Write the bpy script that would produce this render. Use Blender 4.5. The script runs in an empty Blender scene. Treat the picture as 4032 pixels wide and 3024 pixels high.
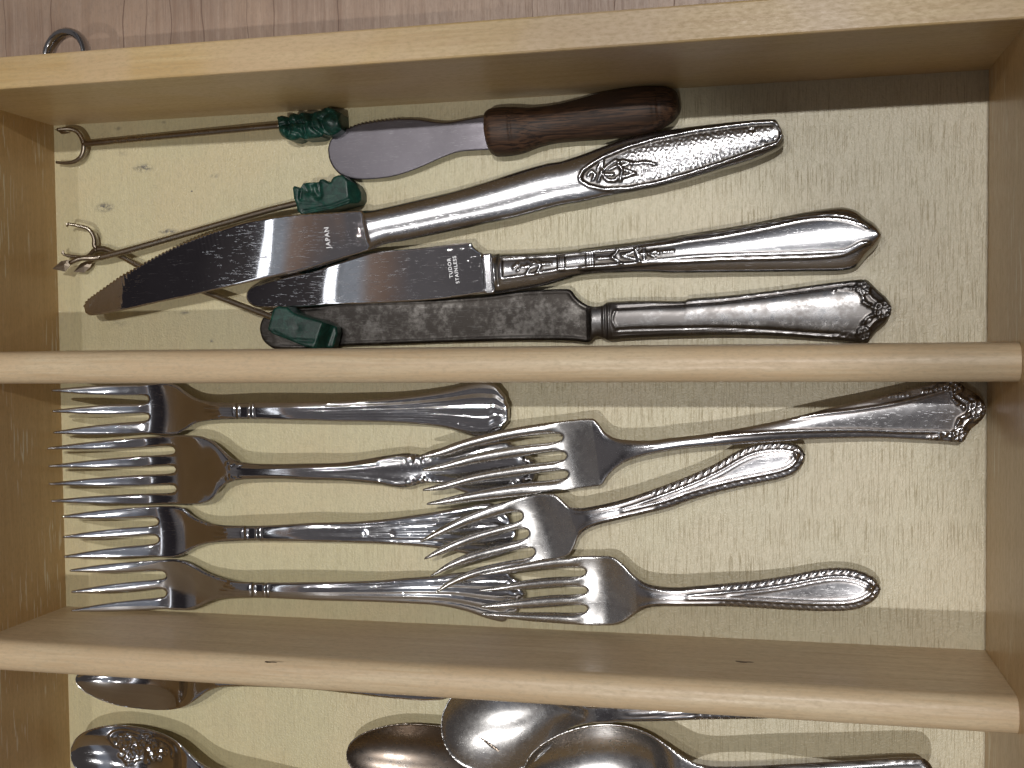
import bpy, math, random
import numpy as np
from mathutils import Vector

random.seed(7)
rng = np.random.RandomState(11)
MM = 0.001
scene = bpy.context.scene

# ------------------------------------------------------------------ camera
# position in mm, rotation, focal length in pixels of the 4032 px wide photograph
FIT = dict(x=243.34090, y=-76.46899, z=350.63143, rx=-0.0411678, ry=0.2248975, rz=-0.0108649, f=4435.9525)
cam_data = bpy.data.cameras.new("camera")
cam = bpy.data.objects.new("camera", cam_data)
scene.collection.objects.link(cam)
cam.location = [FIT['x'] * MM, FIT['y'] * MM, FIT['z'] * MM]
cam.rotation_mode = 'XYZ'
cam.rotation_euler = (FIT['rx'], FIT['ry'], FIT['rz'])
cam_data.sensor_fit = 'HORIZONTAL'
cam_data.sensor_width = 36.0
cam_data.lens = FIT['f'] / 4032.0 * 36.0
cam_data.clip_start = 0.01
cam_data.clip_end = 50.0
scene.camera = cam

# ------------------------------------------------------------------ world: a dim indoor room
world = bpy.data.worlds.new("World")
scene.world = world
world.use_nodes = True
wn, wl = world.node_tree.nodes, world.node_tree.links
wn.clear()
w_out = wn.new('ShaderNodeOutputWorld')
w_bg = wn.new('ShaderNodeBackground')
w_tc = wn.new('ShaderNodeTexCoord')
w_sep = wn.new('ShaderNodeSeparateXYZ')
wl.new(w_tc.outputs['Generated'], w_sep.inputs[0])
w_div = wn.new('ShaderNodeMath'); w_div.operation = 'DIVIDE'
wl.new(w_sep.outputs['X'], w_div.inputs[0])
w_max = wn.new('ShaderNodeMath'); w_max.operation = 'MAXIMUM'; w_max.inputs[1].default_value = 0.05
wl.new(w_sep.outputs['Z'], w_max.inputs[0]); wl.new(w_max.outputs[0], w_div.inputs[1])
w_mr = wn.new('ShaderNodeMapRange')
w_mr.inputs['From Min'].default_value = -2.0; w_mr.inputs['From Max'].default_value = 2.0
wl.new(w_div.outputs[0], w_mr.inputs['Value'])
w_cr = wn.new('ShaderNodeValToRGB')
# ceiling, wall and cupboards seen to the left and right of straight up
stops = [(0.00, (.28, .25, .24)), (0.285, (.26, .24, .24)), (0.305, (.045, .038, .042)), (0.36, (.055, .048, .052)), (0.3865, (.12, .105, .105)),
         (0.388, (.62, .66, .72)), (0.3975, (.62, .66, .72)), (0.3985, (.52, .37, .29)), (0.404, (.40, .28, .22)), (0.408, (.27, .25, .255)),
         (0.440, (.21, .195, .20)), (0.470, (.17, .155, .16)), (0.486, (.46, .49, .56)), (0.522, (.42, .45, .52)), (0.54, (.13, .115, .115)), (0.60, (.12, .105, .10)), (1.0, (.16, .14, .13))]
cr = w_cr.color_ramp
cr.elements[0].position = stops[0][0]; cr.elements[0].color = (*stops[0][1], 1)
cr.elements[1].position = stops[-1][0]; cr.elements[1].color = (*stops[-1][1], 1)
for p, c in stops[1:-1]:
    e = cr.elements.new(p); e.color = (*c, 1)
wl.new(w_mr.outputs[0], w_cr.inputs[0])
wl.new(w_cr.outputs[0], w_bg.inputs['Color'])
w_bg.inputs['Strength'].default_value = .50
wl.new(w_bg.outputs[0], w_out.inputs[0])

# ------------------------------------------------------------------ ceiling lamps
def ceiling_lamp(name, x, y, z, power, radius, color=(1, .975, .94), spot=None, aim=None, blend=0.1):
    d = bpy.data.lights.new(name, 'SPOT' if spot else 'POINT')
    d.energy = power; d.shadow_soft_size = radius; d.color = color
    o = bpy.data.objects.new(name, d); scene.collection.objects.link(o)
    o.location = (x * MM, y * MM, z * MM)
    if spot:
        d.spot_size = spot; d.spot_blend = blend
        v = Vector((aim[0] * MM, aim[1] * MM, 0)) - o.location
        o.rotation_euler = v.to_track_quat('-Z', 'Y').to_euler()
    return o
ceiling_lamp("ceiling_lamp", 318, 340, 2000, 56, .016)
ceiling_lamp("ceiling_lamp", 130, -690, 2000, 47, .016, spot=math.radians(13.6), aim=(80, -215), blend=.12)  # cone edge shaped to stand in for an unbuilt phone's shadow at back right
ceiling_lamp("ceiling_lamp", -330, 330, 2000, 18, .014)
def ceiling_panel(name, x, y, z, sx, sy, power, color=(1, 1, 1), aim=(150, -100)):
    d = bpy.data.lights.new(name, 'AREA'); d.shape = 'RECTANGLE'; d.size = sx * MM; d.size_y = sy * MM
    d.energy = power; d.color = color
    o = bpy.data.objects.new(name, d); scene.collection.objects.link(o)
    o.location = (x * MM, y * MM, z * MM)
    v = Vector((aim[0] * MM, aim[1] * MM, 0)) - o.location
    o.rotation_euler = (0, 0, 0)
    return o
ceiling_panel("ceiling_tube_lamp", -800, -100, 2000, 30, 1100, .32, (.93, .96, 1))

scene.view_settings.view_transform = 'Standard'
scene.view_settings.look = 'None'
scene.view_settings.exposure = 0.0
scene.view_settings.gamma = 1.0
scene.cycles.max_bounces = 8
scene.cycles.sample_clamp_indirect = 6.0
scene.cycles.caustics_reflective = True

# ------------------------------------------------------------------ photo pixel -> point on a plane at height z (mm)
def _rot():
    cx, cy, cz = (math.cos(FIT[k]) for k in ('rx', 'ry', 'rz')); sx, sy, sz = (math.sin(FIT[k]) for k in ('rx', 'ry', 'rz'))
    Rx = np.array([[1, 0, 0], [0, cx, -sx], [0, sx, cx]]); Ry = np.array([[cy, 0, sy], [0, 1, 0], [-sy, 0, cy]])
    Rz = np.array([[cz, -sz, 0], [sz, cz, 0], [0, 0, 1]])
    return Rz @ Ry @ Rx
RM = _rot()
C0 = np.array([FIT['x'], FIT['y'], FIT['z']])
def un(p, z=0.0):
    d = RM @ np.array([(p[0] - 2016) / FIT['f'], -(p[1] - 1512) / FIT['f'], -1.0])
    t = (z - C0[2]) / d[2]
    return (C0 + t * d)[:2]
KEYS = dict(A=(0, 0, 1.58), B=(1200, 200, 1.58), C=(2632, 0, 1.58), D=(0, 900, 1.58), E=(1300, 1000, 1.58), F=(2632, 1000, 1.58),
            G=(0, 1900, 1.4757), H=(1300, 1900, 1.4757), I=(2632, 1900, 1.4757), K=(3532, 1250, 3.318), M=(700, 1500, 1.58),
            N=(2200, 400, 2.212), O=(1850, 900, 2.4578), Q=(1000, 350, 3.318), R=(150, 800, 4.424), T=(0, 100, 3.318))
def S(key, *xy):
    """read-off coordinates of an enlarged crop -> pixels of the full photograph"""
    ox, oy, s = KEYS[key]
    return [(ox + xy[i] / s, oy + xy[i + 1] / s) for i in range(0, len(xy), 2)]

def catmull(P, seg=10.0):
    """centripetal Catmull-Rom through open list P (pixels), samples about seg apart"""
    P = [np.array(p, float) for p in P]
    if len(P) == 2:
        n = max(1, int(np.linalg.norm(P[1] - P[0]) / seg)); return [P[0] + (P[1] - P[0]) * i / n for i in range(n)] + [P[1]]
    Q = [2 * P[0] - P[1]] + P + [2 * P[-1] - P[-2]]
    out = []
    for i in range(1, len(Q) - 2):
        p0, p1, p2, p3 = Q[i - 1:i + 3]
        t0 = 0; t1 = t0 + max(np.linalg.norm(p1 - p0), 1e-3) ** .5; t2 = t1 + max(np.linalg.norm(p2 - p1), 1e-3) ** .5
        t3 = t2 + max(np.linalg.norm(p3 - p2), 1e-3) ** .5
        n = max(1, int(round(np.linalg.norm(p2 - p1) / seg)))
        for k in range(n):
            t = t1 + (t2 - t1) * k / n
            A1 = (t1 - t) / (t1 - t0) * p0 + (t - t0) / (t1 - t0) * p1; A2 = (t2 - t) / (t2 - t1) * p1 + (t - t1) / (t2 - t1) * p2
            A3 = (t3 - t) / (t3 - t2) * p2 + (t - t2) / (t3 - t2) * p3
            B1 = (t2 - t) / (t2 - t0) * A1 + (t - t0) / (t2 - t0) * A2; B2 = (t3 - t) / (t3 - t1) * A2 + (t - t1) / (t3 - t1) * A3
            out.append((t2 - t) / (t2 - t1) * B1 + (t - t1) / (t2 - t1) * B2)
    out.append(P[-1])
    return out

def hermite(xs, ys, x):
    xs = np.array(xs, float); ys = np.array(ys, float)
    m = np.gradient(ys, xs) if len(xs) > 2 else np.full(len(xs), (ys[-1] - ys[0]) / (xs[-1] - xs[0]))
    x = np.clip(x, xs[0], xs[-1]); i = np.clip(np.searchsorted(xs, x, side='right') - 1, 0, len(xs) - 2)
    h = xs[i + 1] - xs[i]; t = (x - xs[i]) / h
    return ((2 * t**3 - 3 * t**2 + 1) * ys[i] + (t**3 - 2 * t**2 + t) * h * m[i] + (-2 * t**3 + 3 * t**2) * ys[i + 1] + (t**3 - t**2) * h * m[i + 1])
def smooth(a, b, x):
    t = np.clip((x - a) / (b - a), 0, 1); return t * t * (3 - 2 * t)

# ------------------------------------------------------------------ object helpers
def link(o, parent=None):
    scene.collection.objects.link(o)
    if parent is not None: o.parent = parent
    return o
def thing(name, label, cat, loc, group=None):
    o = bpy.data.objects.new(name, None); link(o)
    o.empty_display_size = .01
    o.location = (loc[0] * MM, loc[1] * MM, loc[2] * MM)
    o['label'] = label; o['category'] = cat
    if group: o['group'] = group
    return o
def mesh_obj(name, verts, faces, mat, parent=None, origin=(0, 0, 0), normals=None, attr=None, smooth_shade=True):
    me = bpy.data.meshes.new(name)
    V = (np.asarray(verts, float) - np.asarray(origin, float)) * MM
    me.from_pydata(V.tolist(), [], faces)
    if smooth_shade: me.polygons.foreach_set('use_smooth', [True] * len(me.polygons))
    if attr is not None:
        for k, a in attr.items():
            at = me.attributes.new(k, 'FLOAT', 'POINT'); at.data.foreach_set('value', np.asarray(a, np.float32))
    me.materials.append(mat)
    me.update()
    if normals is not None: me.normals_split_custom_set_from_vertices(np.asarray(normals, float).tolist())
    o = bpy.data.objects.new(name, me)
    return link(o, parent)

# ------------------------------------------------------------------ materials
def new_mat(name):
    m = bpy.data.materials.new(name); m.use_nodes = True
    nt = m.node_tree; nt.nodes.clear()
    out = nt.nodes.new('ShaderNodeOutputMaterial'); b = nt.nodes.new('ShaderNodeBsdfPrincipled')
    nt.links.new(b.outputs[0], out.inputs[0])
    return m, nt, b
class NT:
    def __init__(s, nt): s.nt = nt
    def n(s, t, **kw):
        x = s.nt.nodes.new(t)
        for k, v in kw.items(): setattr(x, k, v)
        return x
    def l(s, a, b): s.nt.links.new(a, b)
    def coord(s, scale, rot=(0, 0, 0), loc=(0, 0, 0)):
        tc = s.n('ShaderNodeTexCoord'); m = s.n('ShaderNodeMapping')
        m.inputs['Scale'].default_value = [c * 1000 for c in scale]; m.inputs['Rotation'].default_value = rot
        m.inputs['Location'].default_value = loc
        s.l(tc.outputs['Object'], m.inputs[0]); return m.outputs[0]
    def noise(s, scale, detail=3, rough=.5, rot=(0, 0, 0), loc=(0, 0, 0), dist=0):
        """scale: cycles per mm in x, y, z"""
        t = s.n('ShaderNodeTexNoise'); t.inputs['Scale'].default_value = 1; t.inputs['Detail'].default_value = detail
        t.inputs['Roughness'].default_value = rough; t.inputs['Distortion'].default_value = dist
        s.l(s.coord(scale, rot, loc), t.inputs['Vector']); return t.outputs[0]
    def mr(s, v, a, b, c=0., d=1., interp='SMOOTHSTEP'):
        t = s.n('ShaderNodeMapRange'); t.interpolation_type = interp
        for k, x in (('From Min', a), ('From Max', b), ('To Min', c), ('To Max', d)): t.inputs[k].default_value = x
        s.l(v, t.inputs['Value']); return t.outputs[0]
    def math(s, op, a, b=0.0):
        t = s.n('ShaderNodeMath', operation=op)
        for i, x in enumerate((a, b)):
            if isinstance(x, (int, float)): t.inputs[i].default_value = x
            else: s.l(x, t.inputs[i])
        return t.outputs[0]
    def mix(s, f, a, b):
        t = s.n('ShaderNodeMix', data_type='RGBA')
        for i, x in ((0, f), (6, a), (7, b)):
            if isinstance(x, (int, float)): t.inputs[i].default_value = x
            elif isinstance(x, tuple): t.inputs[i].default_value = (*x, 1)
            else: s.l(x, t.inputs[i])
        return t.outputs[2]
    def bump(s, h, strength, dist, prev=None):
        t = s.n('ShaderNodeBump'); t.inputs['Strength'].default_value = strength; t.inputs['Distance'].default_value = dist * MM
        s.l(h, t.inputs['Height'])
        if prev is not None: s.l(prev, t.inputs['Normal'])
        return t.outputs[0]

def metal(name, col=(.62, .60, .58), rough=.13, scratch=.5, grain=.15, tarnish=0.0, tcol=(.05, .04, .03), patch=0.0, ang=.3, cavk=1.0, sheen=None):
    m, nt, b = new_mat(name); T = NT(nt)
    b.inputs['Metallic'].default_value = 1.0
    cav = T.n('ShaderNodeAttribute', attribute_name='cav').outputs['Fac']
    big = T.noise((.09, .09, .09), 5, .6)
    fine = T.noise((.55, .55, .55), 4, .65, loc=(3, 7, 1))
    # sparse long scratches in three directions
    sc = None
    for k, a in enumerate((ang, ang + .12, ang - .7, ang + .9)):
        x = T.mr(T.noise((.16, 4.6, 4.6), 2, .6, rot=(0, 0, a), loc=(k * 11.3, 5 * k, 2), dist=.2), .675, .73)
        sc = x if sc is None else T.math('MAXIMUM', sc, x)
    gate = T.mr(T.noise((.16, .16, .16), 3, .6, loc=(9, 2, 4)),   .30, .60, .35, 1)
    sc = T.math('MULTIPLY', sc, gate)
    fleck = T.mr(T.noise((1.6, 1.6, 1.6), 2, .5, loc=(1, 4, 8)), .71, .77)
    wear = T.math('MAXIMUM', sc, fleck)
    tfac = T.math('MULTIPLY', T.math('MINIMUM', T.math('MULTIPLY', cav, cavk), 1.0), .93)
    if tarnish > 0:
        p = T.mr(T.math('ADD', T.math('MULTIPLY', big, .6), T.math('MULTIPLY', fine, .4)), .5 - tarnish * .28, .62 - tarnish * .1)
        tfac = T.math('MAXIMUM', tfac, T.math('MULTIPLY', p, patch))
    c1 = T.mix(T.mr(big, .35, .65), col, tuple(c * .91 for c in col))
    c2 = T.mix(tfac, c1, tcol)
    c3 = T.mix(T.math('MULTIPLY', wear, scratch * .55), c2, (.86, .86, .88))
    T.l(c3, b.inputs['Base Color'])
    r = T.math('ADD', T.mr(fine, .3, .7, rough * .88, rough * 1.15, 'LINEAR'), T.math('MULTIPLY', wear, .32 * scratch))
    r = T.math('ADD', r, T.math('MULTIPLY', tfac, .18))
    T.l(r, b.inputs['Roughness'])
    n = T.bump(T.noise((3.5, 3.5, 3.5), 3, .6), grain, .05)
    n = T.bump(sc, scratch * .5, -.02 if rough > .05 else -.007, n)
    T.l(n, b.inputs['Normal'])
    return m

def wood(name, base, dark, axis=0, grain=.5, rough=.32, spec=.5, fleck=0.0, streak=0.0, streak_col=(.75, .68, .52), spots=(), coat=.25, blotch=None, sparkle=0.0):
    m, nt, b = new_mat(name); T = NT(nt)
    def sc(a, c):   # a along the grain, c across
        v = [c, c, c]; v[axis] = a; return tuple(v)
    g1 = T.noise(sc(.012, .28), 4, .6, dist=.6)
    g2 = T.noise(sc(.05, 1.5), 3, .6, loc=(4, 2, 1))
    g3 = T.noise((.03, .03, .03), 3, .5, loc=(14, 2, 1))
    f = T.math('ADD', T.math('MULTIPLY', T.mr(g1, .3, .7), .6), T.math('MULTIPLY', T.mr(g2, .35, .7), .4))
    col = T.mix(T.math('MULTIPLY', f, grain), base, dark)
    if blotch: col = T.mix(T.mr(g3, .42, .62, 0, .55), col, blotch)
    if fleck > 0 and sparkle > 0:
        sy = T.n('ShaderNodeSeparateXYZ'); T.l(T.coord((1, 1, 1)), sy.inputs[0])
        col = T.mix(T.mr(T.math('ADD', sy.outputs['X'], T.math('MULTIPLY', g3, 80)), 120, 330, 0, .6), col, (.56, .50, .37))  # lamp glare put into the colour: greyer towards the right end
    speck = T.noise(sc(.45, 1.3), 4, .7, loc=(8, 8, 3))
    col = T.mix(T.mr(speck, .42, .72, 0, .42), col, tuple(c * .60 for c in base))
    if fleck > 0:
        fl = T.mr(T.noise(sc(.085, 4.2), 2, .5, loc=(2, 9, 5)), .575, .66)
        gate = T.mr(T.noise((.035, .035, .035), 2, .5, loc=(5, 1, 7)), .30, .60, .5, 1)
        fl = T.math('MULTIPLY', fl, gate)
        sx = T.n('ShaderNodeSeparateXYZ'); T.l(T.coord((1, 1, 1)), sx.inputs[0])
        fl = T.math('MULTIPLY', fl, T.mr(T.math('ADD', sx.outputs['X'], T.math('MULTIPLY', g3, 60)), 60, 260, .35, 1))
        col = T.mix(T.math('MULTIPLY', fl, fleck), col, dark)
    if streak > 0:
        st = T.mr(T.noise(sc(.06, 1.1), 2, .6, loc=(7, 3, 9)), .595, .64)
        gate = T.mr(T.noise(sc(.02, .05), 2, .5, loc=(2, 6, 3)), .45, .60)
        col = T.mix(T.math('MULTIPLY', T.math('MULTIPLY', st, gate), streak), col, streak_col)
    if spots:
        tc = T.n('ShaderNodeTexCoord')
        nz = T.noise((.5, .8, .5), 3, .7, loc=(3, 3, 3))
        tot = None
        for (x, y, rx, ry, k) in spots:
            mp = T.n('ShaderNodeMapping'); mp.vector_type = 'POINT'
            mp.inputs['Location'].default_value = (-x / rx, -y / ry, 0); mp.inputs['Scale'].default_value = (1000 / rx, 1000 / ry, 0)
            T.l(tc.outputs['Object'], mp.inputs[0])
            ln = T.n('ShaderNodeVectorMath', operation='LENGTH'); T.l(mp.outputs[0], ln.inputs[0])
            s_ = T.mr(ln.outputs['Value'], 0.1, 1.0, k, 0)
            tot = s_ if tot is None else T.math('MAXIMUM', tot, s_)
        tot = T.math('MULTIPLY', tot, T.mr(nz, .38, .6))
        col = T.mix(tot, col, (.055, .05, .055))
    T.l(col, b.inputs['Base Color'])
    b.inputs['Specular IOR Level'].default_value = spec
    T.l(T.mr(speck, .3, .7, rough * .8, rough * 1.25, 'LINEAR'), b.inputs['Roughness'])
    b.inputs['Coat Weight'].default_value = coat
    b.inputs['Coat Roughness'].default_value = .36 if sparkle > 0 else .24
    n = T.bump(g2, .25, .06)
    if fleck > 0: n = T.bump(fl, .5, -.12, n)
    if sparkle > 0: n = T.bump(T.noise((1.5, 1.3, 1.5), 3, .7, loc=(1, 2, 3)), sparkle, .16, n)
    T.l(n, b.inputs['Normal'])
    if sparkle > 0: T.l(n, b.inputs['Coat Normal'])
    return m

M_RIM = wood('varnished_birch', (.63, .46, .225), (.48, .30, .115), 0, .75, .42, streak=.0, blotch=(.60, .44, .28), coat=.12)
M_END = wood('scuffed_birch', (.62, .42, .20), (.46, .27, .10), 1, .6, .34, streak=1.0, coat=.15)
M_DIV = wood('rounded_birch', (.66, .53, .35), (.50, .35, .20), 0, .85, .45, streak=.12, blotch=(.60, .44, .27), coat=.08)
SPOTS = []
for (x, y, rx, ry, k) in [(890, 1045, 5.5, 2.0, .9), (650, 1290, 5, 2.2, 1.), (1050, 1440, 5, 1.4, .9), (1335, 1095, 2.4, 1.2, .5), (760, 955, 4, 1.2, .35), (960, 1160, 2, 1, .2),
                          (1193, 1190, .5, .4, 2), (735, 800, 2, 1, .5), (1015, 762, 2, 1, .4)]:
    p = un(S('A', x, y)[0]); SPOTS.append((p[0], p[1], rx, ry, k))
for (x, y, rx, ry, k) in [(1150, 525, 3, 1.2, .6), (1320, 700, 1.2, 1.0, .9), (750, 590, 6, 1.5, .25)]:
    p = un(S('D', x, y)[0]); SPOTS.append((p[0], p[1], rx, ry, k))
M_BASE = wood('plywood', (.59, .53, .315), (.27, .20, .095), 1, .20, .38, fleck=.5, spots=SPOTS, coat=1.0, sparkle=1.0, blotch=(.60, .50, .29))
M_DRAWER = wood('drawer_maple', (.46, .335, .255), (.27, .165, .11), 1, .95, .4, fleck=.25, blotch=(.50, .35, .25))

M_STEEL = metal('polished_steel', (.60, .60, .62), .08, .25, .015, cavk=.4)
M_STEEL_BLADE = metal('scratched_blade_steel', (.60, .595, .61), .022, .6, .004, ang=1.75)
M_STEEL_HANDLE = metal('worn_steel', (.50, .50, .52), .21, .6, .12)
M_SILVER = metal('dull_silver', (.58, .57, .565), .25, .35, .06, tarnish=.3, patch=.05, tcol=(.20, .17, .14), cavk=1.2)
M_SILVER_BRIGHT = metal('worn_silver_plate', (.50, .495, .515), .20, .45, .08, tarnish=.2, patch=.0, tcol=(.16, .14, .13), cavk=1.2)
M_TARN = metal('tarnished_silver_plate', (.34, .34, .35), .20, .3, .08, tarnish=.7, patch=.8, tcol=(.10, .09, .085), cavk=1.4)
M_BLACKBLADE = metal('blackened_blade', (.17, .16, .15), .30, .22, .15, tarnish=.6, patch=.85, tcol=(.035, .030, .027), ang=.9)
M_GREYBLADE = metal('matt_grey_blade', (.17, .16, .18), .38, .3, .03)
M_PIN = metal('oxidised_wire', (.44, .39, .32), .24, .3, .12, tarnish=.5, patch=.6, tcol=(.13, .09, .06))
M_DARKSTEEL = metal('dark_steel', (.44, .44, .45), .16, .3, .1)
M_SPOONDARK = metal('browned_silver', (.32, .29, .265), .20, .35, .05, tarnish=.7, patch=.6, tcol=(.13, .09, .06))

def jade():
    m, nt, b = new_mat('green_stone'); T = NT(nt)
    n1 = T.noise((.35, .35, .35), 5, .65, dist=1.2)
    n2 = T.noise((.12, .5, .3), 4, .6, loc=(4, 4, 4), dist=.8)
    c = T.mix(T.mr(n1, .35, .68), (.003, .024, .018), (.009, .060, .044))
    c = T.mix(T.mr(n2, .56, .75, 0, .6), c, (.05, .11, .085))
    c = T.mix(T.mr(T.noise((.7, .7, .7), 3, .6, loc=(7, 1, 2)), .62, .72, 0, .6), c, (.004, .016, .012))
    T.l(c, b.inputs['Base Color']); b.inputs['Roughness'].default_value = .36; b.inputs['Specular IOR Level'].default_value = .35
    b.inputs['Subsurface Weight'].default_value = .12; b.inputs['Subsurface Scale'].default_value = .002
    b.inputs['Subsurface Radius'].default_value = (.3, 1, .6)
    T.l(T.bump(T.noise((1.2, 1.2, 1.2), 3, .6), .35, .12), b.inputs['Normal'])
    return m
M_JADE = jade()
def darkwood():
    m, nt, b = new_mat('dark_walnut'); T = NT(nt)
    g = T.noise((.10, 2.0, 1.2), 4, .65, rot=(0, 0, -.10), dist=.4)
    h = T.noise((.05, .25, .25), 3, .6, loc=(2, 5, 1))
    c = T.mix(T.mr(g, .40, .62), (.085, .042, .022), (.012, .006, .004))
    c = T.mix(T.mr(h, .42, .66), c, (.036, .020, .013))
    T.l(c, b.inputs['Base Color']); b.inputs['Roughness'].default_value = .55; b.inputs['Specular IOR Level'].default_value = .35
    T.l(T.bump(g, .3, -.08), b.inputs['Normal'])
    return m
M_WALNUT = darkwood()
def plain(name, col, rough=.4, metallic=0.0):
    m, nt, b = new_mat(name); b.inputs['Base Color'].default_value = (*col, 1); b.inputs['Roughness'].default_value = rough
    b.inputs['Metallic'].default_value = metallic; T = NT(nt)
    T.l(T.bump(T.noise((1.5, 1.5, 1.5), 3, .6), .3, .05), b.inputs['Normal'])
    return m
M_ETCH = plain('frosted_etching', (.80, .80, .82), .55, .6)
M_KNOT = plain('dark_knot', (.10, .05, .02), .5)

# ------------------------------------------------------------------ the tray
W, H, HS = 305.0, 53.8, 42.0
TB, TD = 9.6, 9.97
Y1, Y2, YF = -78.4, -169.0, -262.0
def box(x0, x1, y0, y1, z0, z1, bev=.6):
    """a board with small rounded long edges (two-step chamfer)"""
    b = bev
    V = []; F = []
    prof = [(0, b), (b * .3, b * .3), (b, 0)]
    ring = []
    for (ix, iy, cx, cy) in ((x0, y0, 1, 1), (x1, y0, -1, 1), (x1, y1, -1, -1), (x0, y1, 1, -1)):
        ring.append((ix, iy, cx, cy))
    levels = [(z0, 0), (z1 - b, 0), (z1 - b * .3, b * .3), (z1, b)]
    for z, ins in levels:
        for (ix, iy, cx, cy) in ring: V.append((ix + cx * ins, iy + cy * ins, z))
    for L in range(3):
        for k in range(4):
            a = L * 4 + k; c = L * 4 + (k + 1) % 4
            F.append((a, c, c + 4, a + 4))
    F.append((12, 13, 14, 15)); F.append((3, 2, 1, 0))
    return V, F
def board(name, dims, mat, parent, bev=.6, **kw):
    V, F = box(*dims, bev=bev)
    return mesh_obj(name, V, F, mat, parent, smooth_shade=False)
tray = thing('cutlery_tray', 'pale varnished wooden cutlery tray with compartments split by round-topped dividers', 'cutlery tray', (0, 0, 0))
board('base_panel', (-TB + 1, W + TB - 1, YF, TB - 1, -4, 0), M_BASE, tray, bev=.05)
board('back_board', (-TB, W + TB, 0, TB, -4.5, H), M_RIM, tray)
board('front_board', (-TB, W + TB, YF - TB, YF, -4.5, H), M_RIM, tray)
board('end_board', (-TB, 0, YF, 0, -4.5, H - .02), M_END, tray)
board('end_board', (W, W + TB, YF, 0, -4.5, H - .02), M_END, tray)
def divider(y0, sag=0):
    """y0: the face towards the back board; a board with a half-round top"""
    n = 14; prof = [(y0, 0.0), (y0, HS)]
    r = TD / 2
    for k in range(1, n):
        a = math.pi * k / n
        prof.append((y0 - r + r * math.cos(a), HS + 4.6 * math.sin(a) ** .8))
    prof += [(y0 - TD, HS), (y0 - TD, 0.0)]
    xs = [0.0] + list(np.linspace(1.5, W - 1.5, 24)) + [W]
    V = []; F = []
    for x in xs:
        for (y, z) in prof: V.append((x, y, z))
    m = len(prof)
    for i in range(len(xs) - 1):
        for k in range(m - 1):
            F.append((i * m + k, (i + 1) * m + k, (i + 1) * m + k + 1, i * m + k + 1))
    return mesh_obj('divider', V, F, M_DIV, tray)
divider(Y1)
d2 = divider(Y2)
# dark knot and dent marks in the faces of the lower divider
def decal_blob(name, pts, mat, parent):
    n = 14; V = [pts[0]]; F = []
    c, rx, rz = np.array(pts[0]), pts[1], pts[2]
    for k in range(n):
        a = 2 * math.pi * k / n; q = 1 + .25 * math.sin(3 * a + rx) + .15 * math.sin(5 * a)
        V.append((c[0] + rx * q * math.cos(a), c[1], c[2] + rz * q * math.sin(a)))
    F = [(0, 1 + k, 1 + (k + 1) % n) for k in range(n)]
    return mesh_obj(name, V, F, mat, parent)
def on_plane_y(p, y):
    d = RM @ np.array([(p[0] - 2016) / FIT['f'], -(p[1] - 1512) / FIT['f'], -1.0]); t = (y - C0[1]) / d[1]; return C0 + t * d
for key, x, y, rx, rz in (('I', 438, 1042, 2.6, .8), ('H', -350, 1043, 2.0, .7)):
    q = on_plane_y(S(key, x, y)[0], Y2 + .03); decal_blob('knot', (tuple(q), rx, rz), M_KNOT, tray)

# drawer that the tray stands in
me_V = [(-140, -330, -5), (460, -330, -5), (460, 330, -5), (-140, 330, -5)]
dr = mesh_obj('drawer_floor', me_V, [(0, 1, 2, 3)], M_DRAWER); dr['kind'] = 'structure'
dr['label'] = 'pinkish brown maple board with dark grain lines under the tray'
# grain joints between the staves of that board
M_JOINT = plain('stave_joint', (.22, .14, .10), .6)
SEAMS = []
for cx in (35, 325, 770, 905, 1055, 1255, 1540, 1710, 2110):
    SEAMS.append(un(S('A', cx, 100)[0], -5)[0])
SEAMS += [170, 196, 214]
V = []; F = []
for k, x in enumerate(SEAMS):
    w = .12 + .05 * (k % 3); pts = np.linspace(-20, 200, 90); b0 = len(V)
    for j, y in enumerate(pts):
        wob = .5 * math.sin(y * .11 + k) + .25 * math.sin(y * .37 + 2 * k); V.append((x + wob - w, y, -4.985)); V.append((x + wob + w, y, -4.985))
    for j in range(len(pts) - 1): F.append((b0 + 2 * j, b0 + 2 * j + 1, b0 + 2 * j + 3, b0 + 2 * j + 2))
sm = mesh_obj('grain_line', V, F, M_JOINT, dr); sm['kind'] = 'stuff'

# ------------------------------------------------------------------ height-field builder for cutlery
def seg_dist(P, A, B, chunk=3000):
    """distance from points P to segments A-B, arc parameter of the nearest point"""
    d = B - A; L2 = np.maximum((d**2).sum(1), 1e-9); L = np.sqrt(L2); cum = np.concatenate([[0], np.cumsum(L)])[:-1]
    D = np.empty(len(P)); SS = np.empty(len(P))
    for i in range(0, len(P), chunk):
        p = P[i:i + chunk]
        rx = p[:, 0:1] - A[None, :, 0]; ry = p[:, 1:2] - A[None, :, 1]
        t = np.clip((rx * d[:, 0] + ry * d[:, 1]) / L2, 0, 1)
        q = (rx - t * d[:, 0])**2 + (ry - t * d[:, 1])**2
        k = q.argmin(1); r = np.arange(len(p))
        D[i:i + chunk] = np.sqrt(q[r, k]); SS[i:i + chunk] = cum[k] + t[r, k] * L[k]
    return D, SS

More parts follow.
